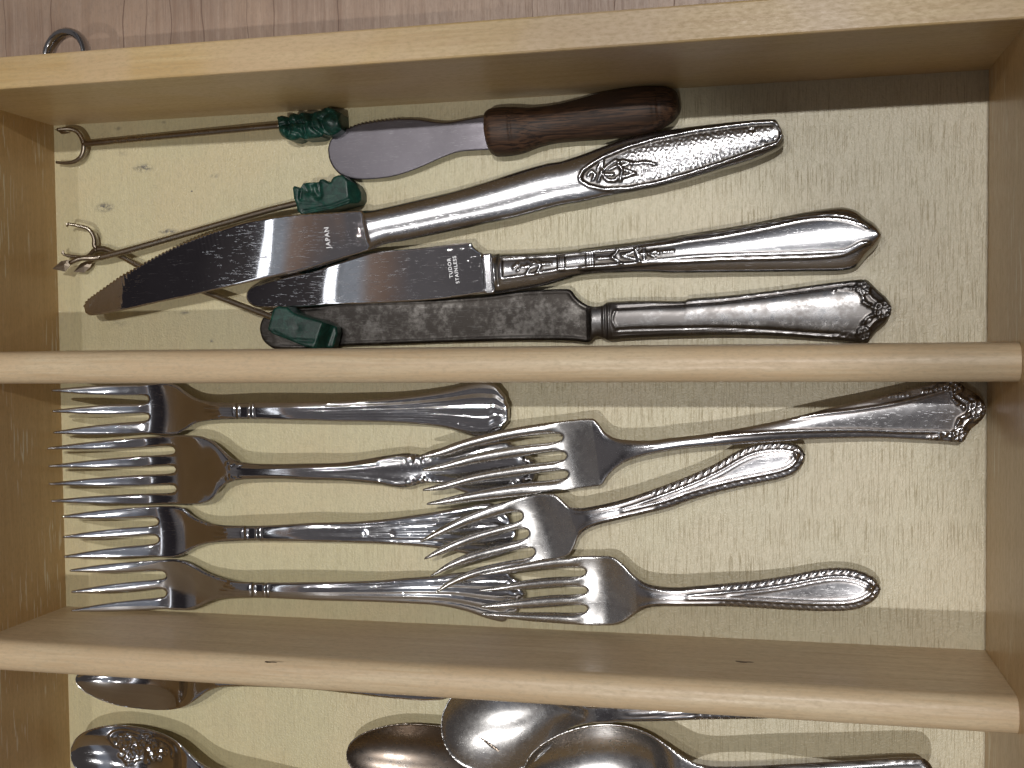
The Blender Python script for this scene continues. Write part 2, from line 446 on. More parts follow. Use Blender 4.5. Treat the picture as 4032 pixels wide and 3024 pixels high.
class Frame:
    """local frame: u along the piece (tip -> end), v across, both in mm"""
    def __init__(s, p0, p1, zprof):
        s.zx = [a for a, b in zprof]; s.zy = [b for a, b in zprof]
        s.w0 = un(p0, zprof[0][1]); s.w1 = un(p1, zprof[-1][1])
        s.L = np.linalg.norm(s.w1 - s.w0); s.e = (s.w1 - s.w0) / s.L; s.n = np.array([-s.e[1], s.e[0]])
    def z(s, u): return hermite(s.zx, s.zy, np.asarray(u, float) / s.L)
    def loc(s, p, dz=0.0):
        z = 5.0
        for _ in range(4):
            w = un(p, z + dz) - s.w0; u = w @ s.e; z = float(s.z(u))
        return np.array([u, w @ s.n])
    def world(s, u, v):
        return s.w0[0] + s.e[0] * u + s.n[0] * v, s.w0[1] + s.e[1] * u + s.n[1] * v

def relief_eval(prims, U, V, d, arc, f):
    R = np.zeros(len(U))
    for p in prims:
        k = p[0]
        if k == 'dot':
            _, c, r, h = p; q = ((U - c[0])**2 + (V - c[1])**2) / r**2; m = q < 6; R[m] += h * np.exp(-q[m] * 1.2)
        elif k == 'ring':
            _, c, r, w, h = p; q = np.sqrt((U - c[0])**2 + (V - c[1])**2); R += h * np.exp(-((q - r) / w)**2)
        elif k == 'line':
            _, pts, w, h = p; pts = np.array(pts); lo = pts.min(0) - 3 * w; hi = pts.max(0) + 3 * w
            m = (U > lo[0]) & (U < hi[0]) & (V > lo[1]) & (V < hi[1])
            if m.any():
                q, _s = seg_dist(np.stack([U[m], V[m]], 1), pts[:-1], pts[1:]); R[m] += h * np.exp(-(q / w)**2)
        elif k == 'panel':   # sunk field with a raised lip
            _, pts, depth, w, lip = p; pts = np.array(pts); A = pts; B = np.roll(pts, -1, 0)
            q, _s = seg_dist(np.stack([U, V], 1), A, B)
            ins = np.zeros(len(U), bool)
            for a, b in zip(A, B):
                c = ((a[1] > V) != (b[1] > V)); x = a[0] + (V - a[1]) * (b[0] - a[0]) / (b[1] - a[1] + 1e-12); ins ^= c & (U < x)
            sd = np.where(ins, q, -q); R += -depth * smooth(0, w, sd) + lip * np.exp(-(sd / .35)**2)
        elif k == 'flower':
            _, c, r, h = p
            du, dv = U - c[0], V - c[1]; q = np.hypot(du, dv); a = np.arctan2(dv, du); m = q < r * 1.35
            pet = np.zeros(len(U))
            for k6 in range(6):
                ca, sa = math.cos(k6 * math.pi / 3 + .3), math.sin(k6 * math.pi / 3 + .3); qq = np.hypot(du - .6 * r * ca, dv - .6 * r * sa)
                pet = np.maximum(pet, np.exp(-((qq - .26 * r) / (r * .14))**2)) - .12 * np.exp(-(qq / (r * .16))**2)
            R += np.where(m, h * (pet + .9 * np.exp(-(q / (r * .14))**2)), 0)
        elif k == 'edge':    # ridge that follows the rim
            _, d0, w, h, f0, f1 = p; R += h * np.exp(-((d - d0) / w)**2) * smooth(f0, f0 + .02, f) * (1 - smooth(f1 - .01, f1, f))
        elif k == 'gadroon': # slanting rope border
            _, dw, h, per, f0, f1 = p
            m = (d < dw) & (f > f0) & (f < f1)
            side = 1.0
            R[m] += h * (np.abs(np.sin(math.pi * (arc[m] / per + np.where(V[m] > 0, 1, -1) * d[m] / dw * .9)))**.8 - .4) * np.sin(math.pi * np.clip(d[m] / dw, 0, 1))**.5
        elif k == 'fn': R += p[1](U, V, d, arc, f)
    return R

def piece(root, fr, runs, mats, parts, step=.45, er=.5, thick=1.6, profile=None, prims=(), cavk=1.0, seg=9.0, bottom_flat=None, tilt=0.0, sharp_runs=(), zoff=0.0):
    """runs: list of open lists of photo pixels, together the closed outline. parts: function (U, V) -> index, and names"""
    poly = []
    for i, r in enumerate(runs):
        c = r if i in sharp_runs else catmull(r, seg)
        poly += [fr.loc(p) for p in c[:-1]]
        if np.linalg.norm(np.array(r[-1]) - np.array(runs[(i + 1) % len(runs)][0])) > 2: poly.append(fr.loc(c[-1]))
    poly = np.array(poly); A = poly; B = np.roll(poly, -1, 0)
    lo = poly.min(0) - step * 1.5; hi = poly.max(0) + step * 1.5
    us = np.arange(lo[0], hi[0] + step, step); vs = np.arange(lo[1], hi[1] + step, step)
    nu, nv = len(us), len(vs)
    def columns(U, V):
        """eta, half width and inside flag from scan lines"""
        order = np.argsort(U, kind='stable'); Us = U[order]; eta = np.zeros(len(U)); hw = np.full(len(U), .5); ins = np.zeros(len(U), bool)
        uniq, start = np.unique(Us, return_index=True); start = list(start) + [len(Us)]
        for k, u in enumerate(uniq):
            idx = order[start[k]:start[k + 1]]
            c = (A[:, 0] > u) != (B[:, 0] > u)
            if not c.any(): continue
            a, b = A[c], B[c]; x = np.sort(a[:, 1] + (u - a[:, 0]) * (b[:, 1] - a[:, 1]) / (b[:, 0] - a[:, 0]))
            v = V[idx]; j = np.searchsorted(x, v); inside = (j % 2 == 1); ins[idx] = inside
            j0 = np.clip(np.where(inside, j - 1, np.where(j > 0, (np.round((j - 1) / 2.0) * 2).astype(int), 0)), 0, len(x) - 2); j0 = (j0 // 2) * 2
            c0, c1 = x[j0], x[j0 + 1]
            hw[idx] = (c1 - c0) / 2; eta[idx] = np.clip((v - (c0 + c1) / 2) / np.maximum((c1 - c0) / 2, .05), -1, 1)
        return eta, hw, ins
    GU, GV = np.meshgrid(us, vs, indexing='ij'); U = GU.ravel(); V = GV.ravel()
    eta, hw, ins = columns(U, V)
    D, ARC = seg_dist(np.stack([U, V], 1), A, B)
    phi = np.where(ins, D, -D)
    # ---- marching squares
    I = ins.reshape(nu, nv); PH = phi.reshape(nu, nv)
    cnt = I[:-1, :-1].astype(int) + I[1:, :-1] + I[1:, 1:] + I[:-1, 1:]
    used = np.where(I.ravel())[0]; vid = {}
    remap = -np.ones(nu * nv, int); remap[used] = np.arange(len(used))
    full = np.argwhere(cnt == 4)
    quads = np.stack([remap[full[:, 0] * nv + full[:, 1]], remap[(full[:, 0] + 1) * nv + full[:, 1]], remap[(full[:, 0] + 1) * nv + full[:, 1] + 1], remap[full[:, 0] * nv + full[:, 1] + 1]], 1).tolist()
    bu, bv = [], []; em = {}; bfaces = []; bedges = []
    nb = len(used)
    def ept(i0, j0, i1, j1):
        k = (i0, j0, i1, j1) if (i0, j0) < (i1, j1) else (i1, j1, i0, j0)
        if k in em: return em[k]
        a, b = PH[k[0], k[1]], PH[k[2], k[3]]; t = a / (a - b); t = min(max(t, .04), .96)
        bu.append(us[k[0]] + (us[k[2]] - us[k[0]]) * t); bv.append(vs[k[1]] + (vs[k[3]] - vs[k[1]]) * t)
        em[k] = nb + len(bu) - 1; return em[k]
    cells = []
    for i, j in np.argwhere((cnt > 0) & (cnt < 4)):
        cs = [(i, j), (i + 1, j), (i + 1, j + 1), (i, j + 1)]; pl = []; eds = []
        for k in range(4):
            c, n_ = cs[k], cs[(k + 1) % 4]
            if I[c]: pl.append(remap[c[0] * nv + c[1]])
            if I[c] != I[n_]:
                e = ept(*c, *n_); pl.append(e)
                if I[c]: eds.append(('out', e))
                else: eds.append(('in', e))
        bfaces.append([int(x) for x in pl])
        # boundary edge: leaves the inside at 'out', comes back at 'in'
        outs = [e for t, e in eds if t == 'out']; inn = [e for t, e in eds if t == 'in']
        if len(outs) == 1: bedges.append((outs[0], inn[0]))
        else:
            seq = eds if eds[0][0] == 'out' else eds[1:] + eds[:1]
            bedges.append((seq[0][1], seq[1][1])); bedges.append((seq[2][1], seq[3][1]))
    faces = quads + bfaces
    UU = np.concatenate([U[used], bu]); VV = np.concatenate([V[used], bv])
    e2, h2, _ = columns(np.array(bu), np.array(bv)); db, ab = seg_dist(np.stack([bu, bv], 1), A, B)
    ET = np.concatenate([eta[used], e2]); HW = np.concatenate([hw[used], h2]); DD = np.concatenate([D[used], np.zeros(len(bu))]); AR = np.concatenate([ARC[used], ab])
    F_ = UU / fr.L
    rel = relief_eval(prims, UU, VV, DD, AR, F_) if prims else np.zeros(len(UU))
    rel = rel * smooth(0, .5, DD)
    pz = profile(UU, VV, F_, ET, HW, DD) if profile is not None else 0
    base = fr.z(UU) + pz + tilt * VV + zoff
    erv = er(F_) if callable(er) else er
    t_ = np.clip(DD / erv, 0, 1); top = base + rel - erv * (1 - np.sqrt(np.maximum(1 - (1 - t_)**2, 0)))
    th = thick(F_) if callable(thick) else thick
    if bottom_flat is not None: bot = np.minimum(top - .05, np.full(len(UU), 0.0) + bottom_flat(F_))
    else: bot = base - erv - (th - erv) * smooth(0, 1.5, DD) * .999 - .15
    # cavity: relief below its own local mean
    cav = np.zeros(len(UU))
    if prims:
        grid = np.zeros(nu * nv); g = np.zeros(nu * nv); grid[used] = rel[:len(used)]; g[used] = 1
        def blur(a):
            a = a.reshape(nu, nv)
            for ax in (0, 1):
                a = (np.roll(a, 2, ax) + np.roll(a, 1, ax) + a + np.roll(a, -1, ax) + np.roll(a, -2, ax)) / 5
            return a.ravel()
        bl = blur(grid) / np.maximum(blur(g), .05)
        cav[:len(used)] = np.clip((bl[used] - rel[:len(used)]) * 9 * cavk, 0, 1)
    # ---- normals of the top sheet
    X, Y = fr.world(UU, VV); PT = np.stack([X, Y, top], 1); PB = np.stack([X, Y, bot], 1)
    def normals(P, flip):
        N = np.zeros_like(P); q = np.array(quads, int).reshape(-1, 4)
        if len(q):
            n = np.cross(P[q[:, 2]] - P[q[:, 0]], P[q[:, 3]] - P[q[:, 1]])
            for k in range(4): np.add.at(N, q[:, k], n)
        tr = [(f[0], f[k], f[k + 1]) for f in bfaces for k in range(1, len(f) - 1)]; tr = np.array(tr, int)
        if len(tr):
            n = np.cross(P[tr[:, 1]] - P[tr[:, 0]], P[tr[:, 2]] - P[tr[:, 0]])
            for k in range(3): np.add.at(N, tr[:, k], n)
        N /= np.maximum(np.linalg.norm(N, axis=1, keepdims=True), 1e-12)
        return -N if flip else N
    NT_, NB_ = normals(PT, False), normals(PB, True)
    nV = len(UU)
    cu = np.array([UU[f].mean() for f in faces]); cv = np.array([VV[f].mean() for f in faces])
    idx = parts[0](cu, cv); names = parts[1]
    bset = {}
    for fi, f in enumerate(bfaces):
        for x in f:
            if x >= nb: bset.setdefault(x, fi + len(quads))
    fidx_of_edge = [idx[bset[a]] for a, b in bedges]
    objs = []
    for k, nm in enumerate(names):
        sel = np.where(idx == k)[0]
        if len(sel) == 0: objs.append(None); continue
        fs = [faces[i] for i in sel]
        be = [e for e, p_ in zip(bedges, fidx_of_edge) if p_ == k]
        vs_used = sorted({x for f in fs for x in f} | {x for e in be for x in e}); rm = {x: n for n, x in enumerate(vs_used)}; n_ = len(vs_used)
        VT = list(PT[vs_used]) + list(PB[vs_used]); NN = list(NT_[vs_used]) + list(NB_[vs_used]); CV = list(cav[vs_used]) * 2
        FF = [tuple(rm[x] for x in f) for f in fs] + [tuple(rm[x] + n_ for x in reversed(f)) for f in fs]
        # side wall
        for a, b in be:
            if a in rm and b in rm:
                base_ = len(VT); pa, pb = PT[a], PT[b]; d_ = pb - pa; nn = np.array([-d_[1], d_[0], 0]); ln = np.linalg.norm(nn)
                nn = nn / ln if ln > 1e-9 else np.array([0, 0, 1.])
                mid = fr.world(UU[a], VV[a])
                VT += [PT[a], PT[b], PB[b], PB[a]]; NN += [nn] * 4; CV += [0] * 4
                FF.append((base_ + 3, base_ + 2, base_ + 1, base_))
        # make the wall normals point outwards
        mat = mats[k] if isinstance(mats, (list, tuple)) else mats
        name = nm.split('|')[0]
        o = mesh_obj(name, VT, FF, mat, root, origin=np.array(root.location) / MM, normals=None, attr={'cav': CV})
        me = o.data
        # custom normals, side walls flipped to agree with their face
        NNa = np.array(NN); nw = 4 * sum(1 for a, b in be if a in rm and b in rm)
        if nw:
            fn = np.zeros((len(me.polygons), 3)); me.polygons.foreach_get('normal', fn.ravel()); fn = fn.reshape(-1, 3)
            walls = fn[len(FF) - nw // 4:]; w4 = np.repeat(walls, 4, 0); s_ = np.sign((NNa[-nw:] * w4).sum(1)); s_[s_ == 0] = 1; NNa[-nw:] *= s_[:, None]
        me.normals_split_custom_set_from_vertices(NNa.tolist())
        if '|' in nm: o['label'] = nm.split('|')[1]
        objs.append(o)
    return objs

def root_for(name, label, cat, fr, group=None):
    c = (fr.w0 + fr.w1) / 2
    return thing(name, label, cat, (c[0], c[1], 0), group)

# ------------------------------------------------------------------ forks
def tine_pts(tip, U, L, mu=None, ml=None, b=6.0, tw=9.0):
    tip, U, L = (np.array(p, float) for p in (tip, U, L))
    tu = tip + (U - L) / np.linalg.norm(U - L) * tw / 2 * np.array([.2, 1]); tl = tip - (U - L) / np.linalg.norm(U - L) * tw / 2 * np.array([.2, 1])
    nrm = (U - L) / np.linalg.norm(U - L)
    up = [tu] + ([np.array(p) for p in mu] if mu else [tu + (U - tu) * .35 + nrm * b * .8, tu + (U - tu) * .7 + nrm * b * .6]) + [U]
    lo = [tl] + ([np.array(p) for p in ml] if ml else [tl + (L - tl) * .35 - nrm * b * .8, tl + (L - tl) * .7 - nrm * b * .6]) + [L]
    return up, lo
def fork(label, axis, zprof, tines, slots, upper, lower, mats, prims=None, handle_f=(.30, .36), dish=1.0, step=.45, crown=.8, er=.55, thick=1.9, group=None, tilt=0.0,
         tine_crown=.2, extra_profile=None, end_run=None, name='fork'):
    fr = Frame(axis[0], axis[1], zprof)
    root = root_for(name, label, 'fork', fr, group)
    T_ = [tine_pts(*t[:3], **(t[3] if len(t) > 3 else {})) for t in tines]
    runs = [T_[0][0][:-1] + upper, lower + T_[-1][1][::-1][1:]]
    if end_run: runs.insert(1, end_run)
    for i in range(len(tines) - 1, 0, -1):
        up = T_[i][0]; lo = T_[i - 1][1]
        sl = np.array(slots[i - 1], float); ax = sl - (up[-1] + lo[-1]) / 2; ax /= max(np.linalg.norm(ax), 1e-6)
        def rnd(P):
            w = sl - P; al = ax * (w @ ax); return P + al * .72 + (w - al) * .28
        runs.append(up + [rnd(up[-1]), sl, rnd(lo[-1])] + lo[::-1])
    runs = [[tuple(p) for p in r] for r in runs]
    ur = min(fr.loc(s)[0] for s in slots)
    lines = [(fr.loc(t[0]), (fr.loc(t[1]) + fr.loc(t[2])) / 2) for t in tines]
    uh = handle_f[0] * fr.L
    def part(u, v):
        dist = []
        for a, b in lines:
            t = np.clip((u - a[0]) / (b[0] - a[0]), 0, 1.2); dist.append(np.abs(v - (a[1] + (b[1] - a[1]) * t)))
        k = np.argmin(np.array(dist), 0)
        return np.where(u < ur - .4, k, np.where(u < uh, len(lines), len(lines) + 1)).astype(int)
    def profile(U, V, F, E, HW, D):
        hd = smooth(ur / fr.L * .2, ur / fr.L, F) * (1 - smooth(handle_f[0] - .06, handle_f[0] + .02, F))
        hwmax = np.max(HW[(U > ur) & (F < handle_f[0])]) if ((U > ur) & (F < handle_f[0])).any() else 10
        vc = 0
        z = dish * hd * ((V / hwmax)**2 - .3)
        tc = 1 - smooth(ur - 5, ur, U)
        z = z + tine_crown * tc * (1 - E**2) - tine_crown * tc * .5
        hc = smooth(handle_f[0] - .03, handle_f[1], F)
        z = z + crown * hc * (1 - E**2)
        if extra_profile: z = z + extra_profile(fr, U, V, F, E, HW, D)
        return z
    names = ['tine'] * len(tines) + ['head', 'handle']
    piece(root, fr, runs, mats, (part, names), step=step, er=(lambda F: np.where(F < ur / fr.L - .02, er * .65, er)), thick=thick, profile=profile, prims=(prims(fr) if prims else ()), tilt=tilt)
    return fr

def fluted(f0, lobes=5, amp=.25):
    """raised flutes that fan out to a scalloped end, plus a collar"""
    def prof(fr, U, V, F, E, HW, D):
        k = smooth(f0, f0 + .03, F)
        return k * amp * (.35 + .65 * smooth(.45, .95, F)) * (np.abs(np.cos(E * math.pi * lobes / 2))**.8 - .5)
    return prof
def collar(xk, key, y):
    def pr(fr):
        u0 = fr.loc(S(key, xk[0], y)[0])[0]; u1 = fr.loc(S(key, xk[1], y)[0])[0]
        def fn(U, V, d, arc, f):
            return .55 * np.exp(-((U - u0) / .35)**2) + .55 * np.exp(-((U - u1) / .35)**2) + .25 * smooth(u0, u0 + .3, U) * (1 - smooth(u1 - .3, u1, U)) \
                - .25 * np.exp(-((U - u1 - 1.0) / .4)**2) - .25 * np.exp(-((U - u0 + 1.0) / .4)**2)
        # lines converging on the collar from the head
        ln = [('fn', fn)]
        for k in (-2, -1, 0, 1, 2):
            ln.append(('line', [(u0 - 14 + 2 * abs(k), k * 1.5), (u0 - 7, k * .95), (u0 - 1, k * .85)], .22, .22))
        return ln
    return pr

ZF = [(0, 12.5), (.07, 9.0), (.14, 5.6), (.20, 3.7), (.26, 4.1), (.33, 6.6), (.40, 9.0), (.52, 9.8), (.70, 7.2), (.88, 4.6), (1, 4.2)]
# 1 upper short fork with fan handle
fork('shiny three-tined fork with fan-shaped handle end, tucked right against the upper divider', (S('D', 318, 1135)[0], S('E', 1108, 960)[0]), ZF,
     [(S('D', 318, 1008)[0], S('D', 890, 968)[0], S('D', 890, 1040)[0]), (S('D', 320, 1137)[0], S('D', 895, 1087)[0], S('D', 895, 1152)[0]), (S('D', 327, 1270)[0], S('D', 895, 1196)[0], S('D', 890, 1273)[0])],
     [S('D', 918, 1062)[0], S('D', 920, 1173)[0]],
     S('D', 890, 968, 1040, 957, 1100, 975, 1150, 1015, 1210, 1053, 1290, 1076, 1400, 1083, 1560, 1082, 1700, 1082, 2000, 1078) + S('E', 0, 916, 200, 905, 400, 892, 600, 866, 750, 838, 850, 810, 930, 796, 990, 802, 1040, 822, 1065, 855, 1090, 885, 1095, 915, 1112, 950, 1112, 990),
     S('E', 1112, 990, 1108, 1040, 1085, 1065, 1060, 1095, 1020, 1108, 990, 1135, 940, 1140, 880, 1130, 800, 1105, 700, 1080, 500, 1058, 300, 1048, 0, 1043) + S('D', 2000, 1198, 1800, 1193, 1560, 1187, 1400, 1188, 1290, 1196, 1210, 1213, 1155, 1250, 1110, 1275, 1050, 1285, 980, 1283, 890, 1273),
     M_STEEL, prims=collar((1485, 1560), 'D', 1135), handle_f=(.355, .40), crown=.5, group='three-tined forks with fan-shaped handles', extra_profile=fluted(.455))
# 2 four-tined fork with scrolls
def pr2(fr):
    L = lambda *a: [fr.loc(p) for p in S('E', *a)]
    D_ = lambda *a: [fr.loc(p) for p in S('D', *a)]
    o = []
    for side in (0, 1):
        y = (lambda a, b: a if side == 0 else b)
        o += [('line', catmull(L(300, y(1285, 1412), 400, y(1262, 1432), 480, y(1262, 1430), 520, y(1280, 1412))), .35, .45), ('ring', L(500, y(1275, 1420))[0], .9, .35, .5)]
        for x, yy, r in ((560, y(1262, 1408), .7), (580, y(1282, 1392), .55), (600, y(1262, 1412), .6), (625, y(1252, 1420), .5), (650, y(1262, 1415), .55), (670, y(1250, 1425), .4), (690, y(1245, 1420), .4)):
            o.append(('dot', L(x, yy)[0], r, .6))
        for x, yy, r in ((1220, y(1275, 1400), .8), (1245, y(1290, 1385), .8), (1260, y(1265, 1410), .6), (1130, y(1190, 1440), .7), (1160, y(1200, 1425), .6)):
            o.append(('dot', L(x, yy)[0], r, .8))
        for x, yy in ((1420, y(1458, 1560)), (1440, y(1470, 1550)), (1462, y(1460, 1565)), (1482, y(1472, 1552)), (1500, y(1462, 1562))):
            o.append(('dot', D_(x, yy)[0], .55, .4))
        o.append(('line', catmull(D_(1440, y(1490, 1535), 1600, y(1495, 1530), 2000, y(1485, 1545)) + L(100, y(1320, 1392), 300, y(1300, 1410))), .3, .28))
    return o
fork('shiny four-tined fork with scrollwork handle, its end under the tines of the dull floral fork', (S('D', 292, 1540)[0], S('E', 1285, 1345)[0]), ZF,
     [(S('D', 290, 1368)[0], S('D', 1050, 1287)[0], S('D', 1050, 1355)[0]), (S('D', 297, 1480)[0], S('D', 1055, 1404)[0], S('D', 1055, 1478)[0]),
      (S('D', 300, 1590)[0], S('D', 1055, 1524)[0], S('D', 1055, 1597)[0]), (S('G', 290, 109)[0], S('G', 990, 60)[0], S('G', 1000, 124)[0])],
     [S('D', 1087, 1380)[0], S('D', 1087, 1500)[0], S('D', 1092, 1622)[0]],
     S('D', 1050, 1287, 1120, 1285, 1200, 1287, 1260, 1295, 1310, 1318, 1360, 1357, 1400, 1395, 1440, 1430, 1500, 1452, 1600, 1463, 1750, 1465, 1900, 1462) + S('E', 0, 1302, 100, 1295, 200, 1280, 300, 1262, 400, 1247, 470, 1240, 520, 1245, 560, 1248, 620, 1225, 700, 1205, 800, 1190, 900, 1180, 1000, 1172, 1100, 1165, 1150, 1185, 1190, 1225, 1240, 1255, 1275, 1280, 1285, 1345),
     S('E', 1285, 1345, 1275, 1410, 1240, 1440, 1200, 1448, 1150, 1468, 1050, 1478, 950, 1490, 880, 1495, 820, 1480, 760, 1458, 700, 1432, 640, 1428, 560, 1432, 500, 1450, 440, 1455, 380, 1450, 300, 1435, 200, 1425, 100, 1416, 0, 1412) + S('D', 1900, 1568, 1750, 1562, 1600, 1562, 1500, 1567, 1430, 1580, 1390, 1600, 1360, 1627) + S('G', 1251, 74, 1220, 105, 1170, 122, 1100, 126, 1000, 124),
     [M_STEEL] * 5 + [M_STEEL], prims=pr2, handle_f=(.35, .41), crown=1.0)
# 3, 4 the two lower fan-handled forks
ZF3 = [(0, 13), (.07, 9.5), (.14, 6.0), (.20, 3.9), (.26, 4.2), (.33, 6.6), (.40, 8.9), (.52, 9.4), (.70, 6.6), (.88, 3.4), (1, 2.8)]
fork('three-tined fan-handled fork with a pale oval mark on its handle, below the four-tined one', (S('G', 355, 318)[0], S('H', 1082, 300)[0]), ZF3,
     [(S('G', 355, 200)[0], S('G', 870, 138)[0], S('G', 870, 205)[0]), (S('G', 360, 318)[0], S('G', 875, 253)[0], S('G', 875, 308)[0]), (S('G', 366, 433)[0], S('G', 880, 358)[0], S('G', 885, 431)[0])],
     [S('G', 914, 227)[0], S('G', 916, 332)[0]],
     S('G', 870, 138, 960, 135, 1030, 137, 1070, 150, 1100, 180, 1150, 215, 1220, 240, 1300, 250, 1400, 252, 1500, 252, 1650, 245, 1800, 235) + S('H', 147, 228, 300, 215, 450, 195, 600, 172, 720, 150, 850, 125, 930, 120, 970, 135, 1000, 165, 1040, 195, 1055, 235, 1080, 270, 1084, 310),
     S('H', 1084, 310, 1060, 350, 1030, 375, 985, 395, 950, 415, 900, 427, 830, 425, 760, 412, 700, 400, 600, 383, 500, 372, 300, 358, 147, 352) + S('G', 1800, 345, 1650, 342, 1500, 340, 1400, 342, 1250, 350, 1180, 360, 1120, 385, 1080, 410, 1040, 428, 980, 436, 885, 431),
     M_STEEL, prims=lambda fr: collar((1435, 1500), 'G', 297)(fr) + [('line', [fr.loc(p) for p in S('M', 1185, 946, 1325, 946)], .9, -.25)], handle_f=(.355, .40), crown=.5, group='three-tined forks with fan-shaped handles', extra_profile=fluted(.455))
fork('three-tined fan-handled fork lying along the lower divider, handle end beneath the gadrooned fork', (S('G', 405, 637)[0], S('H', 1135, 660)[0]), ZF3,
     [(S('G', 402, 513)[0], S('G', 915, 449)[0], S('G', 915, 515)[0]), (S('G', 410, 637)[0], S('G', 920, 564)[0], S('G', 920, 620)[0]), (S('G', 409, 746)[0], S('G', 925, 669)[0], S('G', 940, 735)[0])],
     [S('G', 961, 540)[0], S('G', 961, 646)[0]],
     S('G', 915, 449, 1000, 443, 1050, 447, 1100, 465, 1150, 495, 1200, 525, 1280, 555, 1380, 575, 1480, 580, 1600, 582, 1800, 580) + S('H', 147, 575, 300, 568, 450, 555, 600, 545, 700, 530, 800, 520, 900, 505, 980, 500, 1030, 510, 1060, 545, 1100, 570, 1112, 605, 1134, 640, 1134, 660),
     S('H', 1134, 660, 1128, 695, 1100, 720, 1085, 760, 1040, 785, 1000, 812, 960, 805, 900, 790, 800, 755, 700, 730, 600, 715, 450, 705, 300, 698, 147, 692) + S('G', 1800, 685, 1600, 675, 1480, 670, 1350, 672, 1260, 680, 1200, 700, 1150, 725, 1100, 740, 1020, 742, 940, 735),
     M_STEEL, prims=collar((1480, 1545), 'G', 625), handle_f=(.355, .40), crown=.5, group='three-tined forks with fan-shaped handles', extra_profile=fluted(.455))

# 5 dull fork with flowers at the handle end
def flowers(key, fl, lines, dots):
    def pr(fr):
        o = []
        for x, y, r in fl: o.append(('flower', fr.loc(S(key, x, y)[0]), r, .75))
        for w, h, pts in lines: o.append(('line', catmull([fr.loc(p) for p in S(key, *pts)], 1.0) if len(pts) > 4 else [fr.loc(p) for p in S(key, *pts)], w, h))
        for x, y, r in dots: o.append(('dot', fr.loc(S(key, x, y)[0]), r, .55))
        return o
    return pr
rr = random.Random(3)
def sprig(x0, y0, x1, y1, n, j, r=.36):
    return [(x0 + (x1 - x0) * k / (n - 1) + rr.uniform(-j, j), y0 + (y1 - y0) * k / (n - 1) + rr.uniform(-j, j), r * rr.uniform(.8, 1.3)) for k in range(n)]
pr5a = flowers('K', [(745, 900, 2.4), (1040, 1200, 2.9), (820, 1540, 2.4)],
               [(.3, .5, (-1500, 1330, -1000, 1260, -500, 1200, 0, 1118, 330, 1040, 660, 940)), (.3, .5, (-2400, 1550, -1500, 1490, -500, 1470, 0, 1490, 400, 1495, 740, 1505)),
                (.3, .45, (760, 985, 830, 1050, 940, 1105)), (.3, .45, (980, 1300, 900, 1370, 850, 1450)), (.28, .4, (700, 980, 730, 1060, 800, 1130, 880, 1160)), (.28, .4, (760, 1440, 790, 1340, 880, 1270, 950, 1240)),
                (.45, .45, (560, 890, 680, 900)), (.3, .4, (1290 - 300, 1050, 1010, 1090)), (.3, .4, (1000, 1320, 1060, 1290))],
               sprig(350, 960, 640, 900, 9, 22) + sprig(430, 1560, 720, 1530, 9, 22) + sprig(720, 1090, 900, 1180, 8, 30) + sprig(780, 1390, 930, 1260, 9, 28) + sprig(-500, 1060, 150, 1010, 14, 12, .22) + sprig(970, 1060, 1080, 1110, 4, 15) + sprig(1000, 1330, 1080, 1300, 4, 15))
ZF5 = [(0, 15.0), (.07, 12.2), (.14, 9.0), (.20, 6.6), (.27, 5.6), (.33, 8.0), (.40, 11.0), (.52, 11.4), (.70, 9.4), (.88, 7.0), (1, 6.0)]
fork('long dull silver fork with flowers at its handle end, tines across the scrollwork fork', (S('E', 572, 1410)[0], S('K', 1172, 1200)[0]), ZF5,
     [(S('E', 562, 1262)[0], S('E', 1385, 1045)[0], S('E', 1390, 1120)[0], dict(mu=S('E', 650, 1222, 800, 1165, 1000, 1112, 1200, 1072), ml=S('E', 700, 1262, 850, 1215, 1050, 1165, 1250, 1132))),
      (S('E', 570, 1345)[0], S('E', 1415, 1165)[0], S('E', 1425, 1232)[0], dict(mu=S('E', 700, 1300, 900, 1240, 1150, 1195), ml=S('E', 700, 1348, 900, 1310, 1150, 1270))),
      (S('E', 575, 1470)[0], S('E', 1432, 1283)[0], S('E', 1435, 1350)[0], dict(mu=S('E', 700, 1425, 900, 1365, 1150, 1318), ml=S('E', 700, 1470, 900, 1425, 1150, 1388))),
      (S('E', 600, 1557)[0], S('E', 1445, 1397)[0], S('E', 1455, 1474)[0], dict(mu=S('E', 730, 1515, 900, 1475, 1150, 1430), ml=S('E', 730, 1560, 900, 1540, 1150, 1510)))],
     [S('E', 1447, 1138)[0], S('E', 1468, 1257)[0], S('E', 1480, 1368)[0]],
     S('E', 1385, 1045, 1500, 1032, 1600, 1024, 1640, 1028, 1672, 1060, 1710, 1110, 1760, 1143, 1850, 1158, 2000, 1160) + S('F', 0, 1146, 107, 1135, 300, 1110, 600, 1055, 800, 1010, 1000, 960, 1200, 915, 1400, 865) + S('K', 300, 900, 500, 850, 640, 812, 700, 805, 760, 820, 830, 860, 900, 915, 990, 965, 1080, 1035, 1140, 1105, 1172, 1180, 1172, 1200),
     S('K', 1172, 1200, 1160, 1260, 1130, 1320, 1060, 1390, 980, 1455, 930, 1530, 895, 1600, 850, 1640, 750, 1635, 600, 1622, 400, 1610, 200, 1600, 0, 1590) + S('F', 1300, 1148, 1100, 1150, 900, 1155, 700, 1165, 500, 1180, 300, 1195, 107, 1212, 0, 1228) + S('E', 2000, 1248, 1900, 1273, 1830, 1300, 1770, 1340, 1725, 1385, 1700, 1425, 1680, 1442, 1640, 1448, 1550, 1458, 1455, 1474),
     [M_SILVER] * 5 + [M_SILVER_BRIGHT], prims=pr5a, handle_f=(.325, .38), crown=.9, dish=1.4, tine_crown=.9, step=.38)

